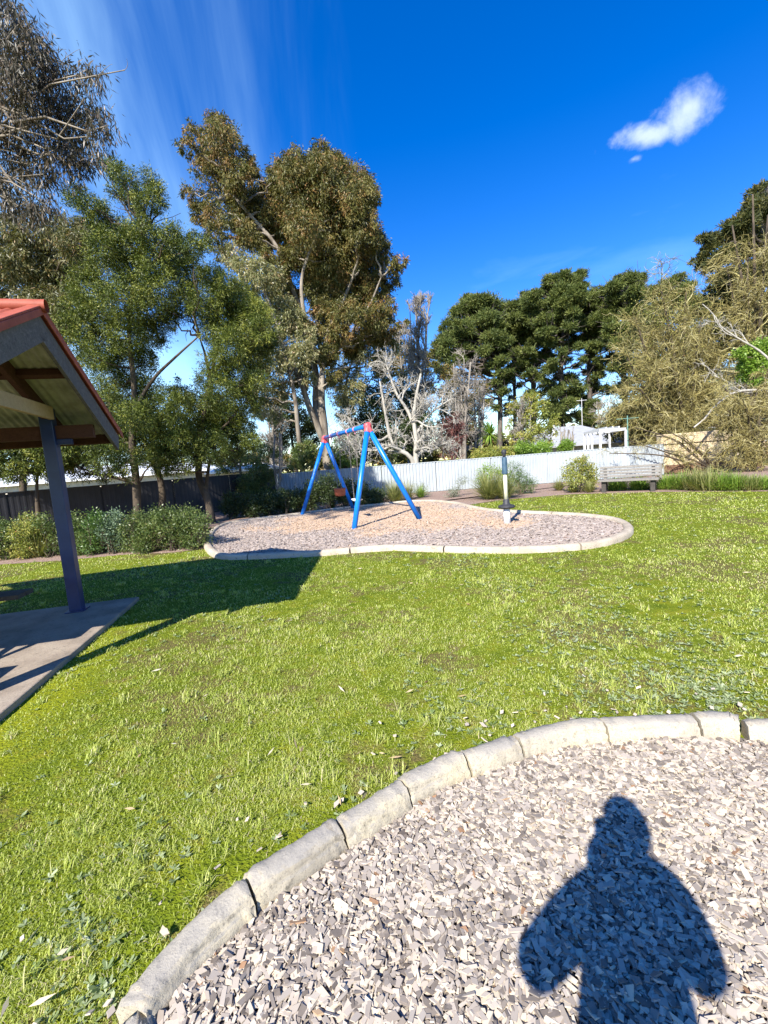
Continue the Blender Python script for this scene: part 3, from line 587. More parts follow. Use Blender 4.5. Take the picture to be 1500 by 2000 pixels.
def roof_hip(x0, x1, y0, y1, ze, zr, ov=.45, hip=.5, th=.12):
    x0 -= ov; x1 += ov; y0 -= ov; y1 += ov; ym = (y0+y1)/2; h = (y1-y0)/2*hip*2
    V = [(x0, y0, ze), (x1, y0, ze), (x1, y1, ze), (x0, y1, ze), (x0+h, ym, zr), (x1-h, ym, zr)]
    lo = [(a_, b_, c_-th) for a_, b_, c_ in V[:4]]; V = np.array(V+lo, float)
    f4 = np.array([[0, 1, 5, 4], [2, 3, 4, 5], [0, 6, 7, 1], [1, 7, 8, 2], [2, 8, 9, 3], [3, 9, 6, 0], [9, 8, 7, 6]]); f3 = np.array([[1, 2, 5], [3, 0, 4]])
    return [(V, f4, None), (np.zeros((0, 3)), f3-len(V), None)]
def house(name, label, cat, x0, x1, y0, y1, ze, zr, rm, wm, wins=(), hip=.5, gut=None, ov=.45, rotz=0.):
    t = thing(name, label, cat, ((x0+x1)/2, y0, 0))
    npmesh('wall', wm, [box(((x0+x1)/2, (y0+y1)/2, (ze-.1)/2), (x1-x0, y1-y0, ze-.1))], t)
    npmesh('roof', rm, roof_hip(x0, x1, y0, y1, ze, zr, ov, hip), t)
    if gut: npmesh('gutter', gut, [beam((x0-ov, y0-ov-.06, ze-.04), (x1+ov, y0-ov-.06, ze-.04), .12, .12)], t)
    for a_, b_, z_, h_ in wins:
        f_ = npmesh('window', M['whitep'], [box(((a_+b_)/2, y0-.03, z_+h_/2), (b_-a_, .08, h_))], t)
        npmesh('pane', M['glass'], [box(((a_+b_)/2, y0-.075, z_+h_/2), (b_-a_-.12, .03, h_-.12))], f_)
    t.rotation_euler.z = rotz
    return t
h1 = house('green_roofed_house', 'brown house with a green roof and white gutter, mostly behind tan bare branches', 'house', 17.0, 30, 27, 31, 2.75, 4.7, M['greenroof'], M['brickwall'], [(18.5, 20.2, 1, 1.1), (22, 23.5, 1, 1.1)], .45, M['whitep'])
npmesh('gable', M['greenroof'], roof_hip(20.2, 23.8, 25.8, 29.5, 4.1, 5.6, .2, .3), h1)
h2 = house('grey_roofed_house', 'house with a plain grey roof rising over the pale fence', 'house', 13.9, 21.5, 38, 47, 1.75, 3.55, M['greyroof'], M['wallc'], [], .28)
npmesh('flue', M['whitep'], [cylp((15.6, 40, 1.8), (15.6, 40, 3.6), .12)], h2)
an = thing('aerial_mast', 'thin pale mast standing above the grey house roof', 'mast', D(1138, 850, 44)*[1, 1, 0]); p_ = D(1137, 850, 44); p_[2] = 0
npmesh('pole', M['whitep'], [cylp(p_, D(1136, 778, 44), .035, .02, 8)], an); q_ = D(1136, 782, 44); npmesh('crossbar', M['whitep'], [cylp(q_-[.5, 0, 0], q_+[.5, 0, 0], .02, .02, 6)], an)
h3 = house('white_roofed_house', 'low building with a bright white roof behind the dark fence', 'house', -26.0, -10.3, 26, 34, 1.95, 2.75, M['whiteroof'], M['wallc'], [], .5)
h4 = house('shed', 'small white roofed shed behind the dark fence near the corner', 'shed', -9.2, -6.3, 25, 28, 1.75, 2.1, M['whiteroof'], M['wallc'], [], .3)
# pergola
pg = thing('pergola', 'white timber pergola frame behind the right part of the pale fence', 'pergola', D(1170, 880, 24)*[1, 1, 0])
ph = 2.22; fl = D(1172, 850, 23.2)[:2]; fr_ = D(1222, 850, 23.6)[:2]; bl = D(1141, 860, 26)[:2]; br_ = bl+(fr_-fl)*1.1
for p_ in (fl, fr_, bl, br_, (fl+bl)/2, fl*.25+bl*.75): npmesh('post', M['whitep'], [box((p_[0], p_[1], ph/2), (.09, .09, ph))], pg)
for a_, b_ in ((fl, fr_), (bl, br_), (fl, bl), (fr_, br_)): npmesh('rail', M['whitep'], [beam((*a_, ph+.05), (*b_, ph+.05), .05, .13)], pg)
for q in (.25, .5, .75): npmesh('rafter', M['whitep'], [beam((*(fl+(fr_-fl)*q), ph+.17), (*(bl+(br_-bl)*q), ph+.17), .045, .1)], pg)
gp = D(1226, 850, 24.5)[:2]; tag(npmesh('clothes_line_pole', M['greenroof'], [cylp((*gp, 0), (*gp, 3.0), .035, .03, 8), cylp((gp[0]-.6, gp[1], 2.85), (gp[0]+.6, gp[1], 2.85), .02, .02, 6)], None, False, (*gp, 0)), 'thin green metal pole with a crossbar behind the pergola', 'pole')

# ------------------------------------------------------------------ pavilion
PA = D(65, 600, 4.05); RPSI = rad(15.5); A3 = np.array([math.sin(RPSI), -math.cos(RPSI), 0]); B3 = np.array([A3[1], -A3[0], 0]); RL = 4.3; Z3 = np.array([0, 0, 1.])
_d = ray(225, 843); _t = ((PA-[0, 0, CH])@B3)/(_d@B3); _e = np.array([0, 0, CH])+_d*_t; HS = float(np.linalg.norm((_e-PA)[:2])); DROP = float(PA[2]-_e[2])
_pf = G(153, 1200)-PA; PT = float(_pf@B3); PU = float(-(_pf@A3))
PV = thing('pavilion', 'picnic shelter with red roof, grey fascia and dark blue steel post on the left', 'picnic shelter', (PA+B3*2.1)*[1, 1, 0])
sl_len = math.hypot(HS, DROP)
HSs = {-1: HS, 1: HS-.28}
def rp(t, u, dz=0., s=-1): return PA+B3*t+A3*(u*(-1 if s < 0 else 1))+Z3*(-DROP/HS*u+dz)     # s=-1: far slope, +1: near slope
for s in (-1, 1):
    for nm, m_, dz, ph_ in (('roof_sheet', M['tile'], -.010, 0), ('roof_lining', M['lining'], -.036, 0)):
        tt = np.arange(0, RL, .0127); wv = .009*np.sin(tt/.076*6.283); us = np.linspace(.03, HSs[s], 2)
        V = np.array([[rp(t_, u_, dz+w_, s) for t_, w_ in zip(tt, wv)] for u_ in us]); m = len(tt); V = V.reshape(-1, 3); i = np.arange(m-1)
        npmesh(nm, m_, [(V, np.stack([i, i+1, i+1+m, i+m], 1), None)], PV, True)
    sd = (rp(0, 1, 0, s)-rp(0, 0, 0, s)); sd /= np.linalg.norm(sd); nrm_ = np.cross(B3, sd); nrm_ *= np.sign(nrm_[2])
    # barge capping (red) and weathered fascia board, then eave gutter edge
    L0 = rp(-.02, -.02, .0, s); L1 = rp(-.02, HSs[s]+.07, .0, s); c = (L0+L1)/2; ln = np.linalg.norm(L1-L0)
    o = npmesh('barge_capping', M['tile'], [box(c+nrm_*.012, (ln, .10, .018), sd, B3, nrm_), box(c-nrm_*.028-B3*.044, (ln, .014, .06), sd, B3, nrm_)], PV); bevel(o, .006)
    o = npmesh('fascia_board', M['fascia'], [box((rp(0, .03, 0, s)+rp(0, HSs[s]+.02, 0, s))/2-nrm_*.160-B3*.02, (np.linalg.norm(rp(0, HSs[s]+.02, 0, s)-rp(0, .03, 0, s)), .035, .205), sd, B3, nrm_)], PV); bevel(o, .004)
    for t_ in (PT, 2.1, 3.6):
        o = npmesh('rafter', M['redwood'], [box((rp(t_, .05, 0, s)+rp(t_, HSs[s]-.05, 0, s))/2-nrm_*.125, (sl_len-.1, .055, .15), sd, B3, nrm_)], PV); bevel(o, .003)
    for u_ in (.12, .72):
        o = npmesh('purlin', M['redwood'], [box(rp(RL/2, u_, 0, s)-nrm_*.085, (RL-.1, .07, .075), B3, sd, nrm_)], PV); bevel(o, .003)
    o = npmesh('eave_beam', M['redwood'], [box(rp(RL/2, PU+.02 if s < 0 else .98, 0, s)*[1, 1, 0]+Z3*2.13, (RL-.12, .075, .15), B3, A3)], PV); bevel(o, .004)
    o = npmesh('eave_board', M['redwood'], [box(rp(RL/2, HSs[s]+.0, 0, s)-nrm_*.10, (RL-.08, .03, .13), B3, sd, nrm_)], PV); bevel(o, .003)
    for t_ in (PT, 3.6):
        f_ = PA+B3*t_+A3*(PU if s < 0 else .97)*s; f_ = f_*[1, 1, 0]; pz = 2.40
        o = npmesh('post', M['post'], [box(f_+[0, 0, pz/2+.02], (.13, .13, pz-.04), A3, B3)], PV); bevel(o, .008)
        b_ = npmesh('base_plate', M['post'], [box(f_+[0, 0, .058], (.2, .2, .012), A3, B3)], o)
        npmesh('bracket', M['post'], [box(f_-B3*.13+[0, 0, 2.02], (.06, .16, .06), A3, B3)], o)
    
rc = npmesh('ridge_cap', M['tile'], [tubes(np.array([PA-B3*.10+Z3*.01, PA+B3*RL])[None], np.full((1, 2), .055), 12, 0.)], PV, True)
for t_ in (PT, 3.6):
    a_ = PA+B3*t_; o = npmesh('tie_beam', M['pale'], [beam((a_+A3*1.16)*[1, 1, 0]+Z3*2.33, (a_-A3*1.16)*[1, 1, 0]+Z3*2.33, .045, .14)], PV); bevel(o, .003); o.location += Vector((-B3*.09).tolist())
# picnic table under it
TA = np.array([math.sin(rad(11.5)), -math.cos(rad(11.5)), 0]); TBv = np.array([TA[1], -TA[0], 0]); TC = (G(66, 1152, .47)+TBv*1.0+TA*(.14+.74))*[1, 1, 0]; tb = thing('picnic_table', 'dark picnic table, only its seat end showing at the left edge behind the slab', 'picnic table', TC+[0, 0, .05])
for off_, z_, wd, nm in ((0, .76, .72, 'table_top'), (.74, .45, .28, 'seat'), (-.74, .45, .28, 'seat')):
    npl = 4 if wd > .5 else 2; parts = []
    for q in range(npl): parts.append(box(TC+TA*(off_+(q-(npl-1)/2)*wd/npl)+Z3*(z_+.02), (2.0, wd/npl-.008, .045), TBv, -TA))
    bevel(npmesh(nm, M['darkwood'], parts, tb), .004)
for t_ in (-.7, .7):
    c = TC+TBv*t_; npmesh('frame', M['rubber'], [beam(c+TA*.74+Z3*.435, c-TA*.74+Z3*.435, .05, .05), beam(c+TA*.6+Z3*.06, c+TA*.25+Z3*.73, .05, .05), beam(c-TA*.6+Z3*.06, c-TA*.25+Z3*.73, .05, .05), beam(c+TA*.3+Z3*.745, c-TA*.3+Z3*.745, .05, .03)], tb)

# ------------------------------------------------------------------ play equipment
def lerp(a, b, t): return a*(1-t)+b*t
F1, F2, F3, F4 = G(691, 1037, 0), G(822, 1017, 0), G(589, 1008, 0), G(691, 996, 0)
A1 = D(718, 834, 11.0); A2 = D(634, 857, 14.75)
SW = thing('swing_set', 'blue two-bay swing frame with red corner brackets in the far pit', 'swing frame', lerp(lerp(F1, F2, .5), lerp(F3, F4, .5), .5))
bd_ = (A2-A1)/np.linalg.norm(A2-A1)
for ap, fa, fb in ((A1, F1, F2), (A2, F3, F4)):
    for ft in (fa, fb):
        d_ = (ft-ap)/np.linalg.norm(ft-ap); npmesh('leg', M['blue'], [cylp(ft-[0, 0, .02], ap+d_*.10, .062, .062, 20, K=3)], SW, True)
    hd = (fb-fa)/np.linalg.norm(fb-fa); da = (fa-ap)/np.linalg.norm(fa-ap); db = (fb-ap)/np.linalg.norm(fb-ap)
    arc = resample([ap+da*.14, ap+da*.08+[0, 0, .0], ap+[0, 0, .055], ap+db*.08+[0, 0, .0], ap+db*.14], 14)
    for fd in (da, db):
        for bq in (.09, .125): c_ = ap+fd*bq; xx = np.cross(fd, bd_); xx /= np.linalg.norm(xx); npmesh('bolt', M['chain'], [cylp(c_+bd_*.064, c_+bd_*.085, .011, .011, 6), ][:1], SW)
    npmesh('corner_bracket', M['red'], [tubes(arc[None], np.full((1, 14), .070), 14, 0.), cylp(ap-bd_*.07+[0, 0, .03], ap+bd_*.1+[0, 0, .03], .078, .078, 16)], SW, True)
npmesh('top_beam', M['blue'], [cylp(A1+[0, 0, .03], A2+[0, 0, .03], .056, .056, 20)], SW, True)
hang = [.20, .30, .55, .68]; hp = []
for q, t_ in enumerate((.24, .39, .60, .80)):
    p_ = lerp(A1, A2, t_)+[0, 0, .03]; c_ = npmesh('swing_clamp', M['pink'], [cylp(p_-bd_*.045, p_+bd_*.045, .068, .068, 16), cylp(p_-[0, 0, .05], p_-[0, 0, .13], .018, .018, 8)], SW, True); hp.append(p_-[0, 0, .13])
perp = np.cross(bd_, [0, 0, 1.]); perp /= np.linalg.norm(perp)
def chain(p0, p1, n=70):
    out = []; L = np.linalg.norm(p1-p0); d = (p1-p0)/L; s1 = np.cross(d, [1, 0, 0.]); s1 /= np.linalg.norm(s1); s2 = np.cross(d, s1); th = np.linspace(0, 2*np.pi, 9)
    for i in range(n):
        c = p0+d*L*(i+.5)/n; s_ = s1 if i % 2 else s2; hl = L/n*.68
        P = c+np.cos(th)[:, None]*d*hl+np.sin(th)[:, None]*s_*.011; out.append(P)
    return tubes(np.array(out), np.full((n, 9), .0042), 4, .5)
def swing(label, pa, pb, z, kind):
    c = lerp(pa, pb, .5); c = np.array([c[0], c[1], z]); t = thing('swing', label, 'swing', c, 'swings hanging from the blue frame'); u_ = (pb-pa); u_[2] = 0; u_ /= np.linalg.norm(u_); v_ = np.cross(Z3, u_)
    if kind == 'flat':
        s_ = np.linspace(-.23, .23, 11); rows = [[c+u_*a_+v_*w_+Z3*(.22*a_*a_*3-.03+dz) for a_ in s_] for w_, dz in ((-.085, 0), (.085, 0), (.085, .02), (-.085, .02))]
        V = np.array(rows).reshape(-1, 3); m = 11; i = np.arange(m-1); fs = [np.stack([((q+1) % 4)*m+i, ((q+1) % 4)*m+i+1, q*m+i+1, q*m+i], 1) for q in range(4)]
        npmesh('seat', M['whitep'], [(V, np.concatenate(fs), None)], t, True); hw = .23; hz = .03
    else:
        prof = [(.05, -.03), (.14, -.02), (.17, .05), (.175, .18), (.19, .20), (.175, .215), (.155, .19), (.15, .06), (.12, .0), (.001, .0)]
        V, Fq, _ = lathe(c, prof, 20); npmesh('seat', M['orange'], [(V, Fq, None)], t, True)
        npmesh('belt', M['rubber'], [cylp(c+u_*.17+Z3*.17, c-u_*.17+Z3*.17, .02), cylp(c+v_*.16+Z3*.12, c-v_*.16+Z3*.12, .02)], t, True); hw = .18; hz = .2
    npmesh('chain', M['chain'], [chain(pa, c-u_*hw+Z3*hz)], t, True); npmesh('chain', M['chain'], [chain(pb, c+u_*hw+Z3*hz)], t, True)
    return t
swing('flat pale swing seat on chains left of the near blue leg', hp[0], hp[1], .55, 'flat')
swing('orange bucket swing on chains in the farther bay', hp[2], hp[3], .62, 'bucket')
# stand-on spinner
sp_ = G(991, 1026); SPN = thing('spinner_post', 'standing spinner with black disc, yellow pole and slate blue grip in the pit', 'play spinner', sp_)
npmesh('base_tube', M['whitep'], [lathe(sp_, [(0, -.03), (.072, -.03), (.070, .30), (.062, .36), (0, .37)], 24)], SPN, True)
npmesh('foot_disc', M['rubber'], [lathe(sp_, [(0, .355), (.10, .355), (.150, .365), (.172, .385), (.172, .405), (.155, .425), (.09, .44), (.07, .46), (.062, .54), (.05, .55), (0, .55)], 36)], SPN, True)
npmesh('pole', M['cream'], [lathe(sp_, [(0, .54), (.044, .54), (.036, 1.08), (0, 1.09)], 20)], SPN, True)
npmesh('grip', M['slate'], [lathe(sp_, [(0, 1.07), (.054, 1.07), (.057, 1.09), (.052, 1.40), (.045, 1.42), (0, 1.42)], 20)], SPN, True)
npmesh('handle_top', M['rubber'], [lathe(sp_, [(0, 1.41), (.033, 1.41), (.03, 1.47), (.05, 1.50), (.052, 1.55), (.035, 1.575), (0, 1.58)], 20)], SPN, True)

# ------------------------------------------------------------------ bench
bl0 = G(1168, 963); br0 = G(1287, 960); bx = (br0-bl0)/np.linalg.norm(br0-bl0); bL = np.linalg.norm(br0-bl0); by = np.cross(Z3, bx); bc = (bl0+br0)/2+by*.2
BN = thing('park_bench', 'weathered grey timber bench with slatted back on the far lawn edge', 'bench', bc)
for q in range(4):
    bevel(npmesh('seat_slat', M['benchwood'], [box(bc+by*(-.19+q*.115)+Z3*(.375+.004*(q % 2)), (bL-.04*(q % 2), .105, .05), bx, by)], BN), .006)
lean_ = np.array([*(by*.22)[:2], 1.]); lean_ /= np.linalg.norm(lean_); bn = np.cross(bx, lean_)
for q in range(4):
    bevel(npmesh('back_slat', M['benchwood'], [box(bc+by*(.27+.02*q)+Z3*(.49+q*.094)+bx*(.01*(q % 2)), (bL+.02, .035, .070), bx, -bn if False else np.cross(lean_, bx), lean_)], BN), .005)
for sx in (-1, 1):
    c = bc+bx*sx*(bL/2-.16)
    bevel(npmesh('leg', M['darkwood'], [box(c+by*-.08+Z3*.17, (.13, .13, .36), bx, by)], BN), .006)
    bevel(npmesh('leg', M['darkwood'], [box(c+by*.22+Z3*.17, (.13, .13, .36), bx, by)], BN), .006)
    bevel(npmesh('back_support', M['benchwood'], [beam(c+by*.27+Z3*.25, c+by*.38+Z3*.80, .09, .05)], BN), .005)
bevel(npmesh('end_post', M['benchwood'], [box(bc+bx*(bL/2+.03)+by*.36+Z3*.60, (.07, .10, .46), bx, by)], BN), .006)

# ------------------------------------------------------------------ trees
def tree(name, label, cat, base, group=None): return thing(name, label, cat, np.array(base)*[1, 1, 0], group)
# 1. tall gum behind the pale fence
gd = 25.
T = tree('gum_tree', 'tall gum tree with pale trunk and dense olive brown crown behind the swings', 'tree', D(640, 905, gd))
base = D(642, 912, gd); base[2] = 0
mainp = resample([base]+[D(x, y, gd+d) for x, y, d in ((634, 850, 0), (628, 780, 0), (630, 720, 0), (640, 650, .2), (665, 600, .3), (690, 540, .2))], 26)
limbA = resample([D(632, 860, gd), D(606, 800, gd-.4), D(585, 740, gd-.6), (D(560, 690, gd-.8)), D(500, 600, gd-1), D(470, 540, gd-.6)], 18)
limbB = resample([D(628, 850, gd), D(617, 790, gd+.3), D(617, 730, gd+.5), D(600, 650, gd+.7), D(570, 560, gd+.6), D(540, 480, gd+.3), D(455, 380, gd), D(425, 300, gd)], 24)
limbC = resample([D(630, 720, gd), D(600, 640, gd-.5), D(590, 540, gd-.5), D(630, 430, gd-.2), D(640, 360, gd)], 20)
limbD = resample([D(634, 700, gd), D(680, 660, gd-.3), D(720, 600, gd-.3), D(745, 540, gd-.2)], 16)
sk = [tubes(mainp[None], np.linspace(.30, .06, 26)[None]*(1+.06*np.sin(np.arange(26)*1.7)), 12, .5), tubes(limbA[None], np.linspace(.20, .04, 18)[None], 10, .5), tubes(limbB[None], np.linspace(.22, .04, 24)[None], 10, .5), tubes(limbC[None], np.linspace(.14, .03, 20)[None], 8, .5), tubes(limbD[None], np.linspace(.13, .03, 16)[None], 8, .5)]
gumb = [(377, 258, 15), (368, 288, 15), (405, 250, 10), (425, 245, 17), (438, 240, 14), (430, 275, 30), (450, 285, 24), (400, 305, 18), (425, 320, 28), (482, 312, 17), (490, 335, 16), (400, 335, 22), (460, 345, 27), (440, 365, 24), (364, 376, 9), (398, 395, 24), (388, 420, 18), (420, 425, 22), (425, 460, 22), (432, 490, 18), (475, 400, 28), (492, 440, 28), (515, 385, 25), (545, 345, 22), (553, 312, 14), (578, 308, 18), (572, 340, 26), (600, 325, 26), (628, 300, 20), (655, 315, 18), (630, 335, 30), (665, 345, 28), (640, 370, 38), (600, 375, 36), (560, 395, 34), (700, 350, 20), (715, 365, 18), (728, 385, 14), (700, 390, 30), (665, 410, 38), (630, 430, 38), (595, 440, 36), (550, 450, 32), (705, 440, 30), (728, 470, 22), (745, 490, 20), (775, 515, 16), (765, 545, 18), (720, 510, 32), (680, 500, 38), (640, 510, 38), (600, 510, 32), (690, 560, 38), (735, 565, 26), (755, 595, 16), (650, 560, 34), (612, 560, 24), (735, 620, 26), (752, 655, 20), (742, 690, 15), (700, 610, 24), (662, 610, 26), (625, 600, 20), (640, 640, 18), (552, 520, 18), (520, 500, 14), (575, 580, 18), (735, 655, 22), (765, 640, 12), (600, 690, 20), (640, 690, 22), (660, 650, 22), (615, 650, 20), (585, 640, 22), (560, 610, 24), (545, 560, 22), (585, 740, 16), (650, 735, 16), (690, 680, 22), (712, 655, 20), (600, 710, 14), (740, 720, 12), (480, 460, 22), (460, 430, 18), (530, 430, 26), (510, 470, 20), (565, 500, 22)]
gb = pblobs(gumb, gd, 2.0); back = pblobs([(x, y, r) for x, y, r in gumb if 470 < x < 740 and y > 330], gd+1.6, 1.4); gball = gb+back
bp, brd = limbs(gball, np.vstack([mainp[10:], limbA[8:], limbB[6:], limbC[2:], limbD[3:]]), .07, .015)
sk.append(tubes(bp, brd, 5)); npmesh('trunk', M['gumbark'], sk, T, True)
npmesh('crown', M['gumleaf'], [crown(gball, 330000, .17, .046, -.8, sub=.27, per=40, shell=.25, out=.35, vv=.22)], T)
# its paler lower sprays
T2 = tree('gum_sapling', 'paler lower gum with cream and pinkish leaves left of the tall trunk', 'tree', D(560, 900, 23.5))
lowb = [(452, 500, 20), (475, 520, 22), (505, 530, 22), (530, 545, 24), (480, 560, 24), (515, 580, 26), (548, 600, 24), (570, 625, 24), (535, 640, 28), (560, 665, 26), (590, 690, 22), (600, 650, 18), (500, 630, 26), (490, 675, 24), (530, 700, 26), (570, 725, 24), (505, 735, 26), (540, 765, 24), (515, 795, 20), (480, 765, 22), (600, 735, 14), (560, 700, 20), (470, 610, 24), (535, 815, 12)]
lb = pblobs(lowb, 23.2, 1.5); b2 = D(590, 905, 23.5); b2[2] = 0; sp2 = resample([b2, D(582, 840, 23.5), D(575, 770, 23.4), D(555, 690, 23.3), D(530, 600, 23.2), D(500, 540, 23.2)], 24)
bp, brd = limbs(lb, sp2[4:], .06, .012); npmesh('trunk', M['gumbark'], [tubes(sp2[None], np.linspace(.16, .03, 24)[None], 8, .5), tubes(bp, brd, 5)], T2, True)
npmesh('crown', M['gumleaf2'], [crown(lb, 42000, .17, .045, -.7, sub=.3, per=28, shell=.4, out=.35, vv=.4)], T2)
# right hanging sprays of the gum
T3 = tree('gum_tree', 'slender pale leaved gum right of the tall gum trunk behind the fence', 'tree', D(668, 905, 26.5))
rb = pblobs([(640, 700, 16), (655, 725, 20), (672, 745, 20), (660, 770, 20), (685, 715, 16), (700, 690, 18), (720, 700, 18), (690, 770, 20), (672, 800, 18), (700, 740, 16), (640, 745, 12), (655, 680, 16), (745, 700, 18), (765, 680, 14), (745, 730, 16)], 26.2, 1.); b3 = D(690, 900, 26.5); b3[2] = 0
sp3 = resample([b3, D(685, 830, 26.4), D(675, 760, 26.3), D(690, 700, 26.2), D(715, 670, 26.2)], 16); bp, brd = limbs(rb, sp3[2:], .05, .012)
npmesh('trunk', M['gumbark'], [tubes(sp3[None], np.linspace(.14, .03, 16)[None], 8, .5), tubes(bp, brd, 5)], T3, True); npmesh('crown', M['gumleaf2'], [crown(rb, 13000, .17, .045, -.7, sub=.32, per=26, shell=.4, vv=.4)], T3)
# 2. grey gum hanging in from the top left (close)
nd = 7.0
T = tree('gum_tree', 'near gum whose long grey hanging leaves fill the top left corner', 'tree', (-10.5, 7.2, 0))
nb_ = [(15, 25, 26), (40, 60, 30), (70, 85, 22), (15, 90, 40), (62, 120, 34), (98, 112, 26), (92, 145, 30), (150, 138, 14), (178, 142, 16), (195, 148, 10), (168, 160, 22), (60, 175, 44), (20, 160, 40), (120, 190, 36), (158, 215, 26), (185, 232, 24), (208, 240, 16), (215, 262, 14), (150, 250, 34), (105, 250, 40), (60, 245, 44), (15, 235, 44), (190, 278, 20), (160, 300, 26), (120, 300, 32), (150, 328, 18), (75, 310, 30), (30, 300, 34), (90, 345, 18), (20, 345, 30), (50, 375, 28), (72, 400, 24), (95, 405, 18), (35, 410, 24), (65, 425, 14), (10, 385, 22)]
nbb = pblobs(nb_, nd, .5); extra = [(-9.2+.9*math.cos(i*1.1), 7.3+1.4*math.sin(i*1.7), 6.4+.55*i, .75) for i in range(7)]+[(-7.6+.5*math.cos(i*2.), 7.+.9*math.sin(i*2.4), 5.6+.5*i, .6) for i in range(7)]
spn = resample([(-10.5, 7.2, 0), (-10.3, 7.2, 3), (-9.6, 7.3, 5.6), (-8.6, 7.2, 7.2), (-7.4, 7.1, 8.3), (-6.6, 7.0, 8.8)], 26); sp_2 = resample([(-9.7, 7.3, 5.2), (-8.2, 7.1, 6.3), (-7.2, 7.0, 6.8), (-6.4, 6.9, 6.9)], 14)
bp, brd = limbs(nbb+extra, np.vstack([spn[8:], sp_2]), .035, .006, sag=-.3)
tw, twr = children(bp, brd, 7, .45, .6, 6, .2, -.12, lo=.4, rmin=.003)
npmesh('trunk', M['gumbark'], [tubes(spn[None], np.linspace(.30, .06, 26)[None], 12, .5), tubes(sp_2[None], np.linspace(.10, .03, 14)[None], 8, .5), tubes(bp, brd, 6), tubes(tw, twr, 3)], T, True)
npmesh('crown', M['neargum'], [crown(nbb, 15500, .11, .017, -1.5, sub=.24, per=16, shell=.15, flat=1.45, out=.15, vv=.5, submin=.09, gauss=.6), crown(extra, 5000, .125, .021, -1.1, sub=.34, per=22, shell=.35, out=.15, vv=.5)], T)
# 3. wattles in front of the dark fence
def wattle(name, label, cat, basep, spine, blobs, dep, n, m='acacia', L=.075, W=.020, sprd=1.1, r0=.13, grp=None, twigs=2, bk='darkbark', br0=.04, grav=-.15, lims=(), extra=None, vv=.2, per=40, sub=.30):
    T = tree(name, label, cat, basep, grp); B = pblobs(blobs, dep, sprd)+(extra or []); sp = resample(spine, 24); lm = [resample(l, 14) for l in lims]
    bp, brd = limbs(B, np.vstack([sp[6:]]+lm), br0, .009); parts = [tubes(sp[None], np.linspace(r0, r0*.2, 24)[None]*(1+.05*np.sin(np.arange(24)*2.1)), 10, .5), tubes(bp, brd, 5)]
    for l in lm: parts.append(tubes(l[None], np.linspace(r0*.5, r0*.15, len(l))[None], 7, .5))
    if twigs: tw, twr = children(bp, brd, twigs, .8, .6, 5, .25, 0, rmin=.004); parts.append(tubes(tw, twr, 3))
    npmesh('trunk', M[bk], parts, T, True); npmesh('crown', M[m], [crown(B, n, L, W, grav, sub=sub, per=per, shell=.35, out=.4, vv=vv)], T); return T
w1b = [(225, 330, 18), (205, 318, 12), (240, 345, 18), (258, 372, 16), (225, 372, 14), (295, 350, 16), (305, 378, 16), (285, 395, 22), (262, 400, 15), (310, 400, 12), (150, 385, 18), (175, 400, 20), (200, 430, 26), (225, 460, 30), (250, 480, 34), (280, 455, 26), (205, 480, 30), (335, 455, 18), (328, 480, 28), (305, 510, 34), (350, 510, 32), (375, 480, 22), (395, 475, 14), (370, 530, 30), (260, 530, 38), (215, 540, 38), (310, 560, 40), (170, 570, 36), (240, 590, 40), (290, 610, 38), (190, 620, 36), (150, 640, 30), (240, 650, 38), (200, 680, 36), (290, 650, 30), (255, 710, 34), (210, 740, 32), (285, 700, 20), (250, 770, 34), (215, 800, 30), (290, 760, 26), (270, 815, 32), (230, 850, 32), (280, 870, 34), (205, 895, 30), (250, 905, 30), (180, 870, 24), (310, 890, 24), (180, 700, 30), (150, 600, 26), (175, 785, 24), (295, 820, 28), (160, 915, 24), (135, 895, 22), (200, 925, 16)]
b_ = D(265, 1010, 13.6)
wattle('wattle_tree', 'dense dark green wattle left of centre with a straight brown trunk before the dark fence', 'tree', b_, [b_*[1, 1, 0], D(266, 940, 13.6), D(258, 860, 13.6), D(262, 760, 13.5), D(252, 650, 13.4), D(262, 560, 13.4), D(280, 460, 13.4)], w1b, 13.4, 200000, lims=[[D(265, 945, 13.6), D(235, 935, 13.4), D(190, 925, 13.2), D(160, 915, 13.)], [D(262, 800, 13.5), D(300, 740, 13.4), D(340, 700, 13.4), D(390, 655, 13.4)]])
w2b = [(415, 545, 22), (440, 560, 26), (470, 585, 28), (495, 610, 26), (515, 640, 26), (520, 670, 20), (480, 640, 34), (440, 610, 34), (400, 590, 34), (360, 590, 32), (330, 620, 20), (420, 650, 26), (450, 680, 34), (495, 700, 26), (425, 715, 26), (465, 735, 34), (400, 740, 16), (430, 770, 32), (480, 780, 28), (395, 795, 30), (355, 800, 28), (330, 775, 20), (440, 820, 34), (400, 840, 32), (350, 850, 30), (470, 840, 26), (420, 875, 28), (375, 890, 26), (330, 880, 22), (455, 880, 20), (490, 860, 18), (500, 740, 20), (320, 830, 24), (350, 915, 16), (310, 910, 18)]
b_ = D(413, 1012, 14.2)
wattle('wattle_tree', 'leaning wattle with a forked bare lower trunk at the left end of the far pit', 'tree', b_, [b_*[1, 1, 0], D(405, 975, 14.2), D(388, 930, 14.2), D(392, 870, 14.1), D(400, 800, 14.), D(412, 740, 14.), D(425, 680, 14.), D(450, 620, 14)], w2b, 14., 140000, L=.085, W=.019, lims=[[D(402, 960, 14.2), D(410, 900, 14.2), D(430, 840, 14.1)], [D(412, 740, 14), D(400, 690, 14), D(390, 660, 14)], [D(412, 780, 14), D(420, 720, 14.2), D(460, 700, 14.2)]])
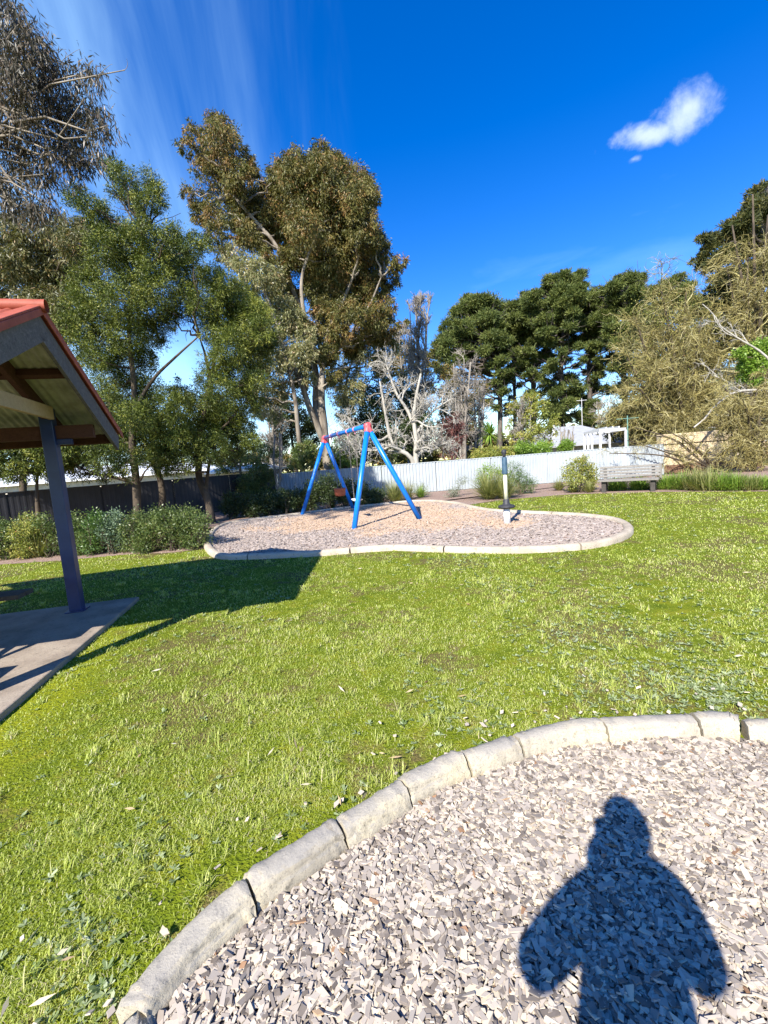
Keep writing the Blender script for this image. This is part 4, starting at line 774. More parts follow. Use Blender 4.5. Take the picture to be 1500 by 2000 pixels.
w0b = [(20, 450, 26), (50, 470, 30), (95, 450, 24), (130, 445, 24), (150, 480, 30), (110, 490, 34), (70, 510, 34), (25, 510, 30), (45, 550, 34), (90, 545, 34), (130, 540, 34), (100, 590, 32), (130, 610, 30), (155, 510, 26), (60, 590, 22), (170, 450, 20), (120, 640, 26), (-20, 500, 40), (-30, 570, 40), (-60, 470, 40)]
b_ = D(40, 1000, 15.5)
wattle('gum_tree', 'gum with grey and rusty leaves above the picnic shelter roof', 'tree', b_, [b_*[1, 1, 0], D(45, 900, 15.5), D(60, 760, 15.4), D(75, 640, 15.3), D(90, 540, 15.2), D(100, 470, 15.2)], w0b, 15.2, 60000, m='rust', L=.15, W=.028, grav=-.8, sprd=1.2, br0=.05, vv=.5)
w3b = [(20, 885, 26), (55, 875, 26), (90, 885, 28), (120, 900, 26), (60, 905, 26), (20, 915, 24), (95, 915, 22), (-20, 890, 30), (130, 870, 24), (165, 880, 22), (-40, 850, 34), (10, 850, 26), (-70, 890, 30)]
b_ = D(70, 1010, 13.)
wattle('small_wattle', 'low spreading wattle branches below the shelter roof at the left', 'tree', b_, [b_*[1, 1, 0], D(72, 960, 13), D(75, 920, 13), D(80, 890, 13.)], w3b, 12.8, 36000, L=.09, W=.026, r0=.09, sprd=.7)
# 4. dark evergreens behind the gum and the pale fence
def bushtree(name, label, blobs, dep, n, m, L=.14, W=.06, sprd=1.2, cat='tree', grp=None, bx=None, grav=-.1, r0=.14, vv=.3, sub=.3, bk='darkbark'):
    bs = np.array([b[:2] for b in blobs], float); cx = bs[:, 0].mean() if bx is None else bx; b_ = D(cx, bs[:, 1].max(), dep); top = D(cx, bs[:, 1].min()+20, dep)
    b0_ = b_*[1, 1, 0]; return wattle(name, label, cat, b_, [b0_, lerp(b0_, top, .3)+[.1, 0, 0], lerp(b0_, top, .65)-[.1, 0, 0], top], blobs, dep, n, m, L, W, sprd, r0, grp, 0, bk, .04, grav, vv=vv, sub=sub)
bushtree('wattle_shade_fill', 'dark leaf mass added under the wattles to fill gaps and deepen their shade', [(150, 800, 26), (185, 830, 28), (160, 860, 26), (215, 860, 26), (300, 860, 26), (340, 830, 28), (370, 860, 26), (400, 850, 28), (440, 850, 26), (320, 880, 22), (250, 830, 28), (290, 800, 24), (350, 770, 22), (420, 800, 28), (455, 810, 22), (200, 790, 26), (385, 890, 18), (130, 870, 20)], 15.0, 46000, 'dark', .075, .028, .5)  # added mass, its dark leaves stand in for shade in the lower crowns
bushtree('evergreen_tree', 'dark dense evergreen directly behind the bare white branching tree', [(690, 800, 26), (700, 840, 30), (720, 770, 26), (735, 800, 32), (770, 790, 30), (740, 840, 32), (775, 840, 32), (800, 810, 26), (810, 850, 28), (790, 760, 22), (830, 830, 20), (760, 740, 20), (720, 870, 30), (770, 875, 30), (820, 880, 20), (740, 720, 16), (700, 880, 24)], 28, 30000, 'dark', .16, .07)
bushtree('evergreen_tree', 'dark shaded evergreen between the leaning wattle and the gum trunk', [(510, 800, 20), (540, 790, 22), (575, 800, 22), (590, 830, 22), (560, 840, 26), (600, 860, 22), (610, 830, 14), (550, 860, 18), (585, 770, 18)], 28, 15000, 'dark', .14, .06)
bushtree('leafy_shrub', 'bright green bush directly right of the gum trunk above the fence', [(665, 870, 18), (680, 890, 20), (662, 900, 16), (695, 875, 16), (652, 885, 12), (705, 900, 14), (680, 850, 12)], 23.5, 9000, 'green', .09, .045, .4, 'shrub')
bushtree('leafy_shrub', 'green bush above the fence left of the gum trunk', [(585, 885, 14), (600, 900, 16), (615, 880, 13), (575, 905, 12), (600, 870, 10)], 23, 6000, 'hedge', .09, .04, .4, 'shrub')
bushtree('leafy_tree', 'olive green tree in front of the dark fence corner', [(490, 905, 16), (505, 925, 20), (485, 940, 20), (520, 945, 18), (500, 965, 20), (475, 965, 14), (530, 970, 14), (515, 905, 14), (500, 885, 12), (525, 925, 12), (485, 985, 14)], 19.0, 16000, 'hedge', .07, .03, .5, 'shrub')
bushtree('leafy_tree', 'low olive tree seen over the dark fence left of the corner', [(420, 895, 14), (440, 905, 16), (460, 900, 14), (480, 885, 16), (495, 870, 14), (450, 885, 14), (430, 915, 12), (520, 880, 14), (540, 890, 12)], 24, 9000, 'hedge', .1, .04, .6)

# 5. pines along the back
def pine(label, spine, blobs, dep, n, r0=.42, branch=1):
    T = tree('pine_tree', label, 'tree', spine[0], 'pines in a row behind the houses'); sp = resample([spine[0]*[1, 1, 0]]+list(spine[1:]), 26)
    blobs = list(blobs)+[(x_+RNG.normal()*r_*1.0, y_+max(RNG.normal(), -.25)*r_*.9, r_*.8) for x_, y_, r_ in blobs]+[(x_+RNG.normal()*r_*1.4, y_+r_+RNG.random()*30, r_*.6) for x_, y_, r_ in blobs]+[(x_+RNG.normal()*r_*1.6, min(y_+r_+RNG.random()*70, 850), r_*.55) for x_, y_, r_ in blobs]; B = pblobs(blobs, dep, 3.5); bp, brd = limbs(B, sp[7:], .16, .05, sag=.1); tw, twr = children(bp, brd, 3, 2.2, .5, 5, .25, .05, rmin=.03)
    dead, dr = children(sp[4:18][None], np.full((1, 14), .16), 9, 3., 1.4, 6, .2, .0, rmin=.035, lo=.05)
    npmesh('trunk', M['pinebark'], [tubes(sp[None], np.linspace(r0, .12, 26)[None], 9, .5), tubes(bp, brd, 5), tubes(tw, twr, 3), tubes(dead, dr, 4)], T, True)
    npmesh('crown', M['pine'], [crown(B, int(n*3.4), .42, .085, .30, sub=.34, per=24, shell=.1, out=.4, flat=.55, vv=.35, gauss=.55)], T); return T
def pp(x, ys, dep, wob=3): return [D(x+(wob if i % 2 else 0), y, dep) for i, y in enumerate(ys)]
pd = 58.
pine('leftmost pine, a broad spreading crown beside the bare poplar', pp(974, (880, 800, 720, 660, 610), pd), [(860, 675, 14), (880, 660, 18), (900, 640, 18), (895, 610, 16), (915, 600, 20), (935, 590, 18), (955, 590, 18), (930, 620, 24), (905, 665, 18), (950, 625, 24), (975, 600, 16), (985, 630, 18), (940, 655, 22), (965, 660, 20), (915, 690, 12), (955, 690, 16), (985, 690, 15), (985, 665, 14), (960, 750, 12), (980, 765, 12), (945, 725, 10), (990, 730, 12), (885, 690, 12), (870, 700, 10)], pd, 30000)
pine('second pine from the left, thin crown over a grey trunk', pp(1003, (880, 800, 720, 660, 620), pd+3), [(1000, 600, 16), (1015, 620, 18), (1000, 640, 16), (1020, 600, 12), (1010, 665, 14), (1015, 700, 12), (1000, 720, 9), (1020, 640, 16)], pd+3, 11000, .3)
pine('third pine from the left with a forked double trunk', pp(1040, (880, 800, 720, 650, 600), pd), [(1030, 590, 15), (1045, 580, 15), (1055, 600, 18), (1035, 610, 20), (1060, 620, 18), (1030, 635, 18), (1050, 645, 20), (1070, 640, 16), (1045, 670, 14), (1030, 690, 14), (1050, 700, 14), (1020, 710, 10), (1065, 690, 10), (1045, 735, 12), (1035, 770, 10)], pd, 18000)
pine('tallest pine in the middle of the row, rounded top and dark trunk', pp(1096, (880, 800, 720, 650, 580), pd-2), [(1100, 542, 15), (1082, 552, 16), (1115, 552, 16), (1130, 562, 13), (1072, 568, 14), (1100, 570, 20), (1122, 578, 18), (1085, 590, 16), (1140, 560, 8), (1100, 610, 18), (1080, 625, 15), (1118, 625, 15), (1100, 650, 16), (1130, 600, 12), (1085, 670, 13), (1110, 680, 12), (1075, 720, 13), (1110, 740, 14), (1090, 760, 14), (1070, 755, 12), (1125, 765, 15), (1110, 790, 15), (1085, 800, 14), (1095, 820, 14), (1075, 790, 10)], pd-2, 26000)
pine('pine right of the tallest one, ragged crown with sky gaps', pp(1150, (880, 800, 720, 650, 590), pd), [(1150, 580, 14), (1165, 570, 12), (1175, 590, 16), (1155, 605, 18), (1175, 620, 16), (1145, 635, 14), (1165, 645, 16), (1180, 655, 12), (1150, 665, 13), (1165, 680, 13), (1150, 700, 10), (1170, 720, 10), (1155, 750, 12), (1140, 780, 12), (1160, 790, 12), (1150, 820, 14)], pd, 17000)
pine('rightmost full pine of the row beside the tan bare tree', pp(1218, (880, 800, 720, 650, 570), pd-4), [(1215, 545, 14), (1232, 542, 13), (1247, 552, 10), (1200, 560, 15), (1220, 570, 20), (1240, 575, 14), (1195, 590, 16), (1215, 600, 18), (1235, 605, 16), (1190, 620, 14), (1205, 640, 12), (1225, 640, 16), (1210, 670, 14), (1240, 660, 16), (1200, 700, 12), (1220, 720, 12), (1200, 760, 10)], pd-4, 20000)
pine('farther pine top showing over the tan bare tree', pp(1325, (880, 800, 720, 650, 580), pd+6), [(1325, 545, 12), (1305, 560, 14), (1340, 560, 13), (1285, 570, 14), (1320, 580, 18), (1270, 580, 12), (1345, 590, 16), (1300, 600, 16), (1355, 610, 14)], pd+6, 12000)
# dark conifer at the right, in front
cd = 31.
T = tree('conifer_tree', 'big dark conifer with layered branches at the right edge', 'tree', D(1480, 900, cd)); sp = resample([D(1480, 900, cd)*[1, 1, 0], D(1482, 760, cd), D(1485, 600, cd), D(1490, 450, cd), D(1500, 370, cd)], 26)
B = pblobs([(1372, 468, 12), (1392, 470, 14), (1385, 490, 12), (1362, 508, 13), (1380, 520, 12), (1398, 515, 14), (1415, 500, 22), (1420, 460, 22), (1445, 440, 24), (1450, 480, 30), (1480, 470, 34), (1470, 400, 20), (1490, 375, 22), (1495, 420, 30), (1510, 400, 30), (1430, 540, 26), (1400, 545, 12), (1470, 540, 34), (1500, 530, 34), (1395, 570, 16), (1420, 585, 28), (1455, 600, 34), (1490, 610, 34), (1380, 600, 20), (1405, 640, 26), (1440, 650, 30), (1480, 660, 34), (1370, 650, 22), (1530, 600, 50), (1540, 480, 50), (1390, 690, 24), (1500, 700, 34)], cd, 2.2)
bp, brd = limbs(B, sp[4:], .10, .03, sag=.1); tw, twr = children(bp, brd, 3, 1.2, .5, 5, .25, .0, rmin=.015)
npmesh('trunk', M['pinebark'], [tubes(sp[None], np.linspace(.4, .1, 26)[None], 9, .5), tubes(bp, brd, 5), tubes(tw, twr, 3)], T, True)
npmesh('crown', M['cedar'], [crown(B, 75000, .34, .07, .05, sub=.28, per=36, shell=.3, out=.6, flat=.5, vv=.35)], T)

# ------------------------------------------------------------------ bare trees
def bare(name, label, stems, n1, n2, n3, m='whitebark', spread=.8, curl=.3, L=(1.6, .8, .4), rmin=(.02, .01, .006), up=.25, grav=0., n4=0, grp=None, cat='bare tree', K=(8, 7, 6), base=None, extra=None):
    T = tree(name, label, cat, stems[0][0][0] if base is None else base, grp); trunk = []; br = []
    P0 = []; R0 = []
    for pts, r0, r1 in stems: q = resample(pts, 16); P0.append(q); R0.append(np.linspace(r0, r1, 16))
    P0 = np.array(P0); R0 = np.array(R0); trunk.append(tubes(P0, R0*(1+.04*np.sin(np.arange(16)*2.2)), 9))
    P1, R1 = children(P0, R0, n1, L[0], spread, K[0], curl, grav, lo=.3, rmin=rmin[0], up=up); P2, R2 = children(P1, R1, n2, L[1], spread, K[1], curl, grav, rmin=rmin[1], up=up*.6); br += [tubes(P1, R1, 6), tubes(P2, R2, 4)]
    if n3: P3, R3 = children(P2, R2, n3, L[2], spread, K[2], curl, grav, rmin=rmin[2], up=up*.3); br.append(tubes(P3, R3, 3))
    if n4: P4, R4 = children(P3, R3, n4, L[2]*.7, spread, 5, curl, grav, rmin=rmin[2]*.8); br.append(tubes(P4, R4, 3))
    npmesh('trunk', M[m], trunk, T, True); npmesh('branches', M[m], br, T); return T
wd = 22.6; wb = D(812, 896, wd); wb0 = wb*[1, 1, 0]
bare('bare_tree', 'bare white barked tree with crooked spreading branches behind the pale fence', [
    ([wb0, D(812, 890, wd), D(813, 860, wd), D(808, 820, wd), D(812, 780, wd), D(822, 730, wd)], .17, .05),
    ([wb0+[-.05, 0, 0], D(805, 897, wd), D(780, 880, wd-.1), D(765, 865, wd-.2), D(757, 830, wd-.2), D(748, 780, wd-.2), D(742, 745, wd-.2)], .15, .04),
    ([D(765, 868, wd), D(745, 880, wd-.2), D(720, 877, wd-.3), D(700, 868, wd-.4), D(690, 868, wd-.5)], .08, .03),
    ([D(760, 850, wd), D(740, 860, wd-.3), D(715, 845, wd-.4), D(690, 838, wd-.4), D(672, 845, wd-.4)], .07, .025),
    ([D(808, 830, wd), D(795, 800, wd+.2), D(775, 770, wd+.2), D(760, 730, wd+.3), D(752, 700, wd+.3)], .10, .035),
    ([D(815, 892, wd), D(826, 880, wd+.2), D(838, 882, wd+.3), D(860, 870, wd+.4), D(885, 860, wd+.5)], .09, .025),
    ([D(812, 850, wd), D(830, 820, wd+.2), D(850, 800, wd+.3), D(880, 780, wd+.4)], .07, .025)],
    8, 8, 6, spread=.9, curl=.40, L=(1.5, .75, .36), rmin=(.02, .012, .008), up=.25, base=wb)
def uptree(name, label, x, ytop, dep, ybase, wpx, ns, n1, n2, n3, m, curl=.18, spread=.5, L=None, rmin=(.02, .012, .008), up=.5, grp=None, n4=0, cat='bare tree', grav=0., rr=.12):
    b = D(x, ybase, dep)*[1, 1, 0]; st = []
    for i in range(ns):
        tx_ = x+(RNG.random()-.5)*2*wpx*.6; ty_ = ytop+abs(tx_-x)*.5; p1 = D(tx_, ty_, dep+(RNG.random()-.5)*wpx/F*dep); st.append(([b, lerp(b, p1, .2)+RNG.normal(size=3)*.06, lerp(b, p1, .55)+RNG.normal(size=3)*.12, p1], rr, .03))
    sc = wpx/F*dep; return bare(name, label, st, n1, n2, n3, m, spread, curl, L or (sc*.7, sc*.4, sc*.22), rmin, up, grav, n4, grp, cat, base=b)
uptree('poplar_tree', 'tall bare silvery poplar between the gum and the pines', 812, 600, 34, 900, 42, 6, 14, 8, 5, 'greytwig', .16, .38, rmin=(.035, .02, .014), up=.9)
uptree('poplar_tree', 'bare grey tree with olive tufts directly right of the silvery poplar', 800, 650, 38, 900, 40, 4, 10, 7, 4, 'greytwig', .16, .45, rmin=(.03, .018, .012), up=.7)
uptree('bare_tree', 'bare grey twiggy tree between the white branching tree and the palm lily', 905, 700, 30, 905, 46, 5, 10, 8, 6, 'greytwig', .28, .6, rmin=(.028, .016, .012), up=.4)
uptree('bare_tree', 'thin bare tree left of the leftmost pine trunk above the fence', 935, 745, 32, 905, 30, 4, 8, 7, 4, 'greytwig', .25, .6, rmin=(.028, .016, .012), up=.4)
uptree('bare_tree', 'tangle of bare pale twigs above the dark fence left of the gum', 525, 800, 27, 930, 40, 7, 10, 8, 6, 'greytwig', .22, .55, rmin=(.016, .010, .008), up=.6)
uptree('bare_tree', 'bare pale twigs behind the grey roof edge near the pines', 1185, 790, 45, 880, 34, 5, 8, 7, 5, 'greytwig', .22, .6, rmin=(.03, .02, .014), up=.4)
uptree('bare_sapling', 'slender bare sapling in front of the left end of the pale fence', 545, 845, 18.5, 985, 26, 3, 6, 4, 3, 'greytwig', .15, .4, rmin=(.010, .007, .005), up=.8, rr=.035, cat='sapling')
uptree('red_twig_shrub', 'reddish bare shrub low behind the fence right of the white branching tree', 880, 820, 25, 905, 34, 8, 8, 7, 5, 'redtwig', .25, .6, rmin=(.012, .009, .007), up=.4, cat='shrub', rr=.03)
uptree('vase_shrub', 'small fan of pale upright twigs before the grey roof', 1108, 838, 26, 888, 22, 12, 5, 3, 0, 'greytwig', .08, .25, rmin=(.012, .009, .007), up=.9, cat='shrub', rr=.03)
bushtree('evergreen_tree', 'olive evergreen with greyish foliage behind the poplar', [(770, 660, 14), (790, 690, 18), (810, 720, 16), (775, 720, 18), (830, 700, 12), (790, 640, 12), (845, 720, 12), (850, 690, 12), (835, 760, 14), (865, 770, 16)], 42, 9000, 'gumleaf', .24, .09, 1.5)
bushtree('evergreen_tree', 'brownish evergreen behind the bare grey tree near the palm lily', [(870, 730, 16), (890, 760, 20), (905, 800, 22), (880, 800, 20), (930, 790, 18), (900, 840, 22), (870, 840, 20), (930, 840, 20), (935, 760, 14), (890, 870, 20), (920, 870, 18)], 36, 18000, 'gumleaf', .2, .08, 1.5)
bushtree('leafy_tree', 'small tree with sparse yellow green leaves left of the grey roof', [(1000, 800, 14), (1020, 790, 16), (1040, 780, 14), (1055, 800, 16), (1035, 815, 20), (1010, 830, 18), (1060, 830, 16), (1080, 820, 12), (1040, 845, 18), (1015, 860, 14), (1070, 850, 12), (990, 850, 12), (1085, 840, 8), (1030, 770, 8)], 26, 6500, 'yellowg', .13, .06, .9, r0=.1, bk='greytwig')
uptree('bare_tree', 'bare grey branching shrub tree mixed with yellow leaves right of the palm lily', 1030, 790, 26.5, 895, 36, 6, 8, 6, 4, 'greytwig', .28, .6, rmin=(.018, .012, .009), up=.35)
# row of clipped yellow green bushes above the fence
for i, (x, y, r, lb_) in enumerate(((935, 890, 12, 'yellow'), (958, 886, 12, 'x'), (980, 890, 10, 'x'), (1000, 884, 12, 'x'), (1020, 880, 13, 'x'), (1042, 882, 12, 'x'), (1062, 876, 12, 'x'), (1105, 872, 7, 'x'))):
    nmz = ('leftmost low yellow green bush over the fence', 'yellow green bush under the palm lily', 'small bush over the fence just right of the palm lily', 'low bush over the fence left of the spinner top line', 'round green bush over the fence behind the spinner top', 'green bush over the fence right of the spinner', 'rightmost full green bush before the grey roof', 'tiny green bush over the fence under the grey roof')[i]
    bushtree('hedge_bush', nmz, [(x-6, y, r*.8), (x+6, y-2, r*.8), (x, y-5, r*.8), (x, y+8, r)], 21.6, 2600, 'yellowg' if i < 4 else 'bright', .09, .045, .3, 'shrub', 'bushes along the back of the pale fence', r0=.04)

# palm lily
pc = D(957, 848, 23.5); T = thing('palm_lily', 'spiky green palm lily rising over the pale fence', 'palm', pc*[1, 1, 0]); npmesh('trunk', M['darkbark'], [cylp(pc*[1, 1, 0], pc, .09, .07, 10)], T, True)
def straps(c, n, L, W, el0, el1, droop, a0=0., a1=1., spread=.03, hemi=True):
    az = RNG.random(n)*6.283; el = RNG.uniform(el0, el1, n); d = np.stack([np.cos(az)*np.cos(el), np.sin(az)*np.cos(el), np.sin(el)], 1); L = L*(.65+.5*RNG.random(n)); K = 6
    P = np.zeros((n, K, 3)); P[:, 0] = np.array(c)+np.stack([np.cos(az), np.sin(az), 0*az], 1)*spread*RNG.random(n)[:, None]
    for k in range(1, K): P[:, k] = P[:, k-1]+d*(L/(K-1))[:, None]; d = d-np.array([0, 0, 1.])*droop*(.5+RNG.random(n))[:, None]; d /= np.linalg.norm(d, axis=1, keepdims=True)
    s = np.stack([-np.sin(az), np.cos(az), 0*az], 1)[:, None]; w_ = (W*np.array([.7, 1, .95, .75, .45, .06]))[None, :, None]*.5
    V = np.stack([P-s*w_, P+s*w_], 2).reshape(n, K*2, 3); i = np.arange(K-1); f = np.stack([2*i, 2*i+1, 2*i+3, 2*i+2], 1); Fq = (np.arange(n)*K*2)[:, None, None]+f[None]
    return V.reshape(-1, 3), Fq.reshape(-1, 4), np.repeat(np.clip(a0+(a1-a0)*RNG.random(n), 0, 1), K-1)
npmesh('crown', M['bright'], [straps(pc, 170, .85, .055, -.9, 1.4, .12, 0, .8)], T)

bel = []
for i in range(90):
    x_ = -120+1500*i/89.; hx = 904-.0787*(x_-750); bel.append((x_, hx-RNG.uniform(2, 26 if x_ < 1150 else 14), RNG.uniform(9, 17)))
bb = [b for b in pblobs(bel, 82, 6)]
tag(npmesh('distant_trees', M['gumleaf'], [crown(bb, 42000, .8, .45, -.1, sub=.4, per=20, shell=.2, vv=.4)]), 'low dark line of distant trees beyond the back yards', 'distant trees', kind='stuff')
bushtree('evergreen_tree', 'dark olive evergreen mass behind the large tan willow', [(1240, 690, 30), (1270, 640, 30), (1300, 690, 40), (1250, 750, 36), (1310, 760, 40), (1350, 700, 40), (1360, 640, 34), (1225, 800, 20), (1290, 610, 20), (1380, 750, 40), (1400, 690, 34), (1340, 810, 30), (1270, 800, 26)], 31, 26000, 'cedar', .3, .08, 1.5)
# ------------------------------------------------------------------ tan twig trees on the right
def twigmass(name, label, base, stems, n1, n2, n3, L, m='tantwig', curl=.4, grav=-.04, rmin=(.016, .009, .006), spread=1.0, cat='bare tree', n4=0, up=.1, leaf=None):
    T = tree(name, label, cat, base); P0 = np.array([resample(p, 16) for p, a_, b_ in stems]); R0 = np.array([np.linspace(a_, b_, 16) for p, a_, b_ in stems])
    P1, R1 = children(P0, R0, n1, L[0], spread, 10, curl*.6, grav, lo=.2, rmin=rmin[0], up=up); P2, R2 = children(P1, R1, n2, L[1], spread, 9, curl, grav, rmin=rmin[1], up=up*.5); P3, R3 = children(P2, R2, n3, L[2], spread, 7, curl, grav, rmin=rmin[2])
    npmesh('trunk', M['darkbark'], [tubes(P0, R0, 8)], T, True); npmesh('branches', M[m], [tubes(P1, R1, 5), tubes(P2, R2, 3), tubes(P3, R3, 3)], T)
    if leaf is not None: npmesh('leaves', M[leaf[0]], [crown(leaf[1], leaf[2], leaf[3], leaf[4], -.2, sub=.4, per=16)], T)
    return T
def stm(b, tips, dep, r0=.12, r1=.03):
    o = []
    for x, y, dd in tips: p1 = D(x, y, dep+dd); o.append(([b, lerp(b, p1, .25)+[0, 0, .15], lerp(b, p1, .6)+RNG.normal(size=3)*.15+[0, 0, .2], p1], r0, r1))
    return o
td = 25.5; tb0 = D(1345, 890, td)*[1, 1, 0]
twigmass('willow_tree', 'large bare tan twigged willow above the bench', tb0, stm(tb0, [(1240, 620, 0), (1290, 560, .5), (1340, 570, 0), (1225, 700, -.5), (1250, 760, -1), (1300, 640, 1.5), (1370, 620, -.5), (1310, 700, -1.5), (1390, 700, .5), (1220, 780, .5), (1350, 680, 1.), (1275, 680, 1.)], td, .16, .04), 13, 12, 7, (1.7, 1.15, .6), curl=.42, rmin=(.020, .013, .009), spread=.9, leaf=('yellowg', pblobs([(1240, 640, 40), (1290, 590, 40), (1230, 740, 40), (1300, 680, 50), (1360, 620, 40), (1220, 800, 30), (1340, 740, 50), (1270, 800, 40)], td, 1.), 3500, .08, .035))
t3 = 23.; tb1 = D(1480, 910, t3)*[1, 1, 0]
twigmass('willow_tree', 'curly twigged yellowish willow along the right edge, reaching high', tb1, stm(tb1, [(1430, 440, 1.), (1470, 380, 1.), (1500, 420, 0), (1460, 500, 0), (1490, 560, -.5), (1420, 520, 1.), (1450, 600, 0), (1520, 640, 0), (1540, 480, 0)], t3+2, .16, .04), 11, 10, 6, (1.5, 1.0, .55), curl=.42, rmin=(.020, .013, .009), spread=.85)
t4 = 18.; tb2 = D(1470, 935, t4)*[1, 1, 0]
twigmass('willow_tree', 'low drooping tangle of brown twigs at the right edge above the tall weeds', tb2, stm(tb2, [(1420, 800, 0), (1450, 780, -.5), (1480, 760, 0), (1500, 840, -.5), (1440, 860, -.3), (1500, 720, .5), (1410, 750, .6)], t4, .09, .025), 11, 10, 6, (.95, .62, .34), curl=.42, grav=-.10, rmin=(.014, .009, .0065), spread=.9)
# pale dead limbs and low hanging twigs before the fence
db = D(1500, 760, 19.); db0 = db*[1, 1, 0]
bare('dead_limb_tree', 'pale leaning bare limbs reaching left across the tan willow', [([D(1580, 800, 19)*[1, 1, 0], D(1560, 790, 19), D(1500, 765, 19), D(1440, 765, 18.8), D(1400, 790, 18.6), D(1370, 825, 18.5), D(1355, 835, 18.5)], .09, .03), ([D(1560, 780, 19), D(1500, 770, 19.2), D(1450, 765, 19.2), D(1420, 745, 19.2), D(1390, 732, 19.2)], .05, .015), ([D(1560, 790, 19.), D(1500, 700, 19.3), D(1440, 660, 19.3), D(1405, 635, 19.3), D(1395, 615, 19.3), D(1372, 594, 19.3)], .06, .018)], 5, 4, 3, 'whitebark', .7, .22, (1.0, .5, .3), (.012, .008, .006), .1, base=D(1580, 800, 19))
twigmass('willow_tree', 'small willow whose thin dark twigs hang over the fence behind the bench', D(1400, 905, 19.0)*[1, 1, 0], stm(D(1400, 905, 19.)*[1, 1, 0], [(1225, 860, 0), (1260, 850, .2), (1300, 840, 0), (1190, 885, -.2), (1240, 835, .3), (1330, 850, 0)], 19., .05, .015), 7, 6, 3, (.8, .5, .3), curl=.22, grav=-.06, rmin=(.009, .006, .005), spread=.7)
bushtree('ivy_tree', 'bright green leafy clump among the twigs at the right edge', [(1470, 690, 16), (1485, 710, 18), (1460, 715, 14), (1480, 735, 16), (1455, 735, 10), (1490, 680, 12), (1445, 690, 8), (1495, 735, 14)], 20.5, 9000, 'bright', .12, .075, .5)
bushtree('evergreen_tree', 'yellow green evergreen behind the pergola under the tan willow', [(1180, 840, 12), (1195, 825, 16), (1215, 810, 18), (1235, 800, 20), (1200, 848, 14), (1225, 835, 20), (1250, 825, 18), (1260, 800, 16)], 28.5, 12000, 'cedar', .14, .05, 1.)

# ------------------------------------------------------------------ beds: shrubs and tussocks
def shrub(name, label, blobs, n, m, L=.05, W=.025, cat='shrub', grp=None, base=None, sprd=.25, stems=6, grav=.1, vv=.35, sub=.36):
    """blobs (px,py,r) standing on the ground: depth from the foot pixel"""
    fx, fy = base; g0 = G(fx, fy); T = thing(name, label, cat, g0, grp); dep = g0[1]; B = pblobs(blobs, dep+.25, sprd)
    B = [(x, y, max(z, .07), r) for x, y, z, r in B]
    d0 = np.array([[*(np.array(b[:3])-g0)] for b in B]); P, R = walk(np.repeat(g0[None], len(B), 0)+RNG.normal(size=(len(B), 3))*[.06, .06, 0], d0, np.linalg.norm(d0, axis=1), 7, .08, 0, .012, .004)
    P2, R2 = children(P, R, 5, .3, .7, 4, .2, 0, rmin=.003)
    npmesh('stems', M['darkbark'], [tubes(P, R, 4), tubes(P2, R2, 3)], T, True); npmesh('foliage', M[m], [crown(B, n, L, W, grav, sub=sub, per=18, shell=.3, out=.5, vv=vv)], T); return T
def tussock(label, x, y, hpx, n=260, m='tuss', W=.012, grp='strappy tussocks in the beds', name='tussock_grass', wide=.15):
    g0 = G(x, y); L = hpx/F*g0[1]*1.25; T = thing(name, label, 'grass clump', g0, grp); npmesh('blades', M[m], [straps(g0, n, L, W, .5, 1.5, .16, spread=wide*L)], T); return T
hg = 'low shrubs in the bed along the dark fence'
for x, r, m, lb_ in ((-30, 36, 'hedge', 'low shrub past the left edge of the photo'), (12, 32, 'hedge', 'leafy shrub at the very left edge by the dark fence'), (55, 34, 'yellowg', 'yellowish shrub near the left edge under the fence'), (95, 34, 'hedge', 'olive shrub just left of the blue post'), (150, 32, 'hedge', 'olive shrub hidden partly behind the blue post'), (185, 32, 'green', 'greener shrub right of the blue post'), (222, 30, 'bluegreen', 'blue green leafy shrub left of the brown trunk'), (262, 30, 'hedge', 'olive shrub at the foot of the straight brown trunk'), (300, 32, 'hedge', 'taller olive shrub right of the straight trunk'), (340, 30, 'hedge', 'dense olive shrub between the two trunks'), (378, 28, 'hedge', 'last bed shrub, touching the left end of the far pit')):
    by_ = 1094-(x)*.055; cy = by_-42; bl_ = [(x-14, cy+16, r*.55), (x+14, cy+14, r*.55), (x, cy, r*.6), (x-16, cy-6, r*.5), (x+17, cy-8, r*.5), (x+2, cy-22, r*.48), (x-8, cy+26, r*.5), (x+14, cy+28, r*.5), (x-3+10*RNG.normal(), cy-32, r*.3), (x+10*RNG.normal(), cy-26, r*.3)]
    shrub('bed_shrub', lb_, bl_, 5200, m, .048, .024, grp=hg, base=(x, by_), sprd=.45)
tussock('straw green tussock left of the blue post in the fence bed', 75, 1088, 55, 200)
shrub('dead_shrub', 'sparse brown dry shrub among the bed shrubs', [(238, 1045, 14), (255, 1050, 12), (225, 1058, 12)], 700, 'gumleaf2', .05, .02, grp=hg, base=(240, 1078))
